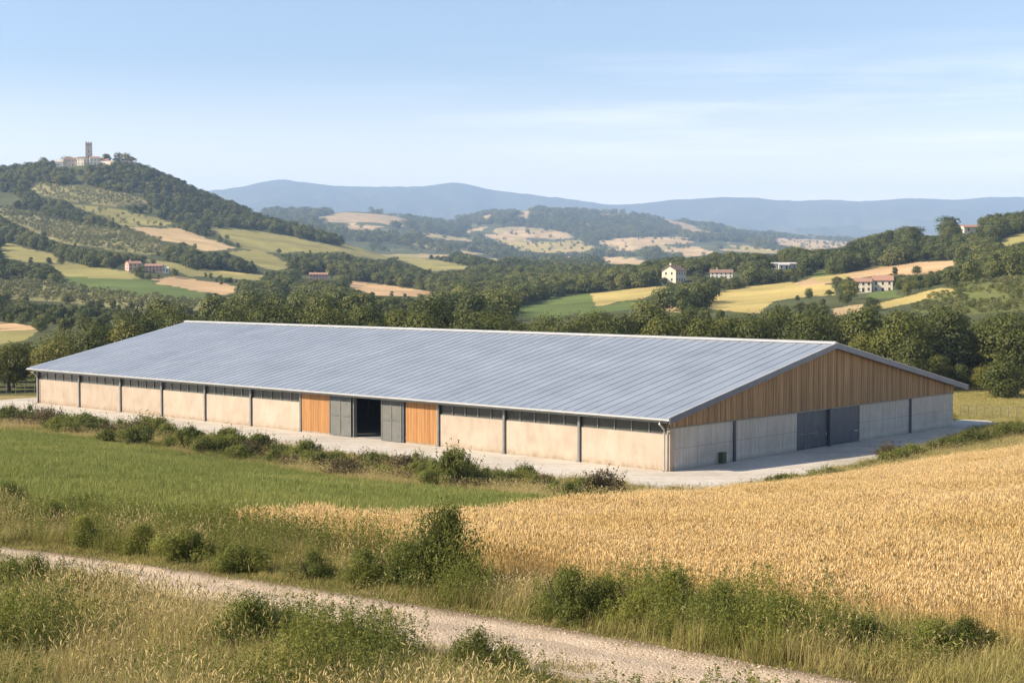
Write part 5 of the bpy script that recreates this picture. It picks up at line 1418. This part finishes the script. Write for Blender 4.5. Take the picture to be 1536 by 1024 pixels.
shrub(960, 935, 76, 40, SH_N, "small low weed between two shrubs on the bank", name="weed_clump")
shrub(1400, 985, 90, 52, SH_N, "green thistly weed below the wheat at the right", name="weed_clump")
shrub(1450, 975, 80, 46, SH_N, "rightmost green weed clump under the wheat", name="weed_clump")
shrub(375, 985, 115, 78, SH_N, "dark weedy bush below the track near the bottom left")
shrub(425, 965, 80, 48, SH_N, "smaller bush behind the dark weedy one below the track")
shrub(715, 1015, 90, 66, SH_N, "upright weedy bush below the track at the bottom middle")
shrub(760, 1022, 70, 52, SH_N, "small weed right of the upright weedy bush at the bottom", name="weed_clump")
shrub(20, 895, 62, 52, SH_N, "brownish green tall weed at the lower left edge", name="weed_clump")
shrub(55, 900, 70, 60, SH_N, "tall dark weed right of the brownish one at the lower left", name="weed_clump")
shrub(120, 905, 60, 46, SH_N, "leafy weed on the verge near the left end of the track", name="weed_clump")
shrub(1180, 955, 84, 54, SH_N, "green weeds in front of the wheat, right of the olive green shrub", name="weed_clump")
shrub(1300, 975, 80, 46, SH_N, "low green weeds between wheat and track, left of the thistly weed", name="weed_clump")
shrub(520, 985, 60, 50, SH_N, "green weed poking over the track's lower edge, left of centre", name="weed_clump")
# strip along the yard
shrub(680, 732, 64, 50, SH_F, "large round dark bush at the yard's edge opposite the wooden door")
shrub(650, 732, 44, 28, SH_F, "low bush tucked against the left of the large round bush")
shrub(628, 699, 34, 20, SH_F, "small bluish green bush standing on the yard's edge")
shrub(577, 695, 22, 12, SH_F, "tiny dark bush on the yard's edge in front of the open doorway")
shrub(903, 748, 60, 40, SH_B, "brown green rounded bush beside the yard near the barn's corner")
shrub(860, 755, 50, 30, SH_F, "green scrub left of the brown rounded bush")
shrub(520, 715, 56, 26, SH_B, "low purplish brown bush on the strip by the meadow")
shrub(272, 675, 30, 26, SH_F, "dark rounded bush on the strip beside the meadow's middle")
shrub(208, 668, 46, 28, SH_F, "wide green bush left of the dark rounded one on the strip")
shrub(131, 650, 32, 24, SH_F, "dark bush on the strip opposite the barn's second bay from the left")
shrub(160, 664, 30, 18, SH_F, "green low bush just right of the dark bush by the far bays")
shrub(100, 652, 34, 18, SH_F, "low olive bush left of the dark bush by the far bays")
shrub(840, 772, 46, 22, SH_F, "dark scrub where the meadow's tip meets the wheat")
shrub(790, 768, 44, 16, SH_F, "flat scrub at the meadow's right tip")
rg = random.Random(12)
for i in range(80):
    px_ = 4 + i * 11.6 + rg.uniform(-10, 10)
    t = rg.uniform(.25, .85)
    py_ = li(L_MT, px_) * t + (1 - t) * np.interp(px_, [0, 118, 300, 546, 800, 931], [622, 630, 658, 687, 714, 724])
    if px_ > 930: continue
    brown = rg.random() < .22
    shrub(px_, float(py_), rg.uniform(24, 50), rg.uniform(14, 27), SH_B if brown else SH_F,
          "small brown scrub among the dry grass along the yard" if brown else "small green scrub among the dry grass along the yard",
          "brown scrub along the yard" if brown else "green scrub along the yard", 80)
for i in range(20):
    px_ = 1130 + i * 22 + rg.uniform(-6, 6)
    py_ = np.interp(px_, [1100, 1222, 1335, 1406, 1462, 1536, 1600], [737, 722, 697, 678, 668, 655, 640]) + rg.uniform(-4, 3)
    shrub(px_, float(py_), rg.uniform(26, 46), rg.uniform(9, 15) + max(0, (px_ - 1250) * .03), SH_F, "low green bush on the bank between yard and wheat", "bushes on the bank between yard and wheat", 100)
shrub(1335, 690, 44, 24, SH_B, "reddish green bush on the bank facing the gable doors", None, 100)
shrub(1012, 738, 30, 8, SH_F, "flat weeds at the yard's corner nearest the camera", None, 90, "weed_clump")

grow()

# ------------------------------------------------------------------ wire fences
M['fence_wood'] = mat_simple("weathered_posts", (0.16, 0.13, 0.10), (0.26, 0.22, 0.18), 3, 0.9)
def fence(pts, n, label):
    r = empty("wire_fence", (pts[0][0], pts[0][1], 0)); tag(r, label, "fence")
    P = []
    A = np.array(pts); seg = np.cumsum([0] + [np.linalg.norm(A[i + 1] - A[i]) for i in range(len(A) - 1)])
    for k in range(n):
        d = seg[-1] * k / (n - 1); x_ = np.interp(d, seg, A[:, 0]); y_ = np.interp(d, seg, A[:, 1])
        z_ = float(height(x_, y_)); P.append((x_ - pts[0][0], y_ - pts[0][1], z_))
        q = MB(); q.tube([(P[-1][0], P[-1][1], z_ - .2), (P[-1][0], P[-1][1], z_ + 1.25)], [.05, .045], 6); q.build("post", M['fence_wood'], r)
    for h in (.4, .8, 1.15):
        q = MB(); q.tube([(a, b_, c_ + h) for a, b_, c_ in P], [.012] * n, 4); q.build("wire", M['metal_post'], r)
fence([zp0(1440, 624), zp0(1500, 627), zp0(1600, 632)], 14, "low wire fence with posts behind the yard on the right")
fence([zp0(-60, 595), zp0(10, 591), zp0(52, 589)], 9, "wire fence with posts beyond the yard at the far left")

# ------------------------------------------------------------------ haze
def haze():
    b = MB(); b.box(-13000, 13000, -400, 18200, -6, 1150)
    m, nt = new_mat("haze_air")
    v = nd(nt, 'ShaderNodeVolumePrincipled')
    v.inputs['Color'].default_value = (0.47, 0.66, 1.0, 1); v.inputs['Density'].default_value = HAZE; v.inputs['Anisotropy'].default_value = 0.0
    o = nd(nt, 'ShaderNodeOutputMaterial'); nt.links.new(v.outputs[0], o.inputs['Volume'])
    tag(b.build("haze", m), "thin blue summer haze filling the valley air", "haze", None, 'stuff')
HAZE = 9.0e-5
haze()

# ------------------------------------------------------------------ light and sky
SUN_EL = math.radians(36); SUN_AZ = math.radians(-102)     # azimuth measured from +Y towards +X
s = Vector((math.sin(SUN_AZ) * math.cos(SUN_EL), math.cos(SUN_AZ) * math.cos(SUN_EL), math.sin(SUN_EL)))
sd = D.lights.new("sun", 'SUN'); sd.energy = 5.0; sd.angle = math.radians(0.5); sd.color = (1.0, 0.87, 0.68)
so = D.objects.new("sun", sd); link(so); so.rotation_euler = (-s).to_track_quat('-Z', 'Y').to_euler(); so.location = (-50, 0, 60)
w = D.worlds.new("World"); scene.world = w; w.use_nodes = True
nt = w.node_tree; nt.nodes.clear()
sky = nd(nt, 'ShaderNodeTexSky', sky_type='NISHITA'); sky.sun_disc = False; sky.sun_elevation = SUN_EL; sky.sun_rotation = SUN_AZ
sky.altitude = 300; sky.air_density = 1.0; sky.dust_density = 1.0; sky.ozone_density = 1.6
tc = nd(nt, 'ShaderNodeTexCoord')
sx = nd(nt, 'ShaderNodeSeparateXYZ'); nt.links.new(tc.outputs['Generated'], sx.inputs[0])
# wisps of thin high cloud: streaked noise on the sky direction, only on the right and low
mp = nd(nt, 'ShaderNodeMapping'); mp.inputs['Scale'].default_value = (1.3, 1.3, 22); nt.links.new(tc.outputs['Generated'], mp.inputs['Vector'])
cn = noise_node(nt, mp.outputs[0], 2.2, 7, 0.6)
cr = ramp(nt, cn.outputs['Fac'], [(0.46, (0, 0, 0)), (0.75, (1, 1, 1))])
def mrange(src_, a, b_):
    q = nd(nt, 'ShaderNodeMapRange'); q.interpolation_type = 'SMOOTHSTEP'; q.inputs[1].default_value = a; q.inputs[2].default_value = b_; nt.links.new(src_, q.inputs[0]); return q.outputs[0]
def mul(a, b_):
    q = nd(nt, 'ShaderNodeMath', operation='MULTIPLY'); nt.links.new(a, q.inputs[0])
    if isinstance(b_, float): q.inputs[1].default_value = b_
    else: nt.links.new(b_, q.inputs[1])
    return q.outputs[0]
fac = mul(mul(mul(cr.outputs[0], mrange(sx.outputs['Z'], .17, .11)), mrange(sx.outputs['X'], -.2, .15)), 0.5)
veil = mul(mrange(sx.outputs['Z'], .15, .02), 0.85)
cv = mixc(nt, veil, sky.outputs[0], (14.8, 13.0, 10.8))
cc = mixc(nt, fac, cv, (13.5, 12.2, 11.0))
bg = nd(nt, 'ShaderNodeBackground'); bg.inputs['Strength'].default_value = 0.085; nt.links.new(cc, bg.inputs['Color'])
wo = nd(nt, 'ShaderNodeOutputWorld'); nt.links.new(bg.outputs[0], wo.inputs['Surface'])

scene.view_settings.view_transform = 'Standard'; scene.view_settings.look = 'None'; scene.view_settings.gamma = 1.0
scene.view_settings.exposure = 0.92
cy = scene.cycles
cy.use_denoising = True; cy.max_bounces = 6; cy.diffuse_bounces = 2; cy.glossy_bounces = 2; cy.transmission_bounces = 3; cy.volume_bounces = 1
cy.use_adaptive_sampling = True; cy.adaptive_threshold = 0.01
print("trees", TREES, "belt", nb)
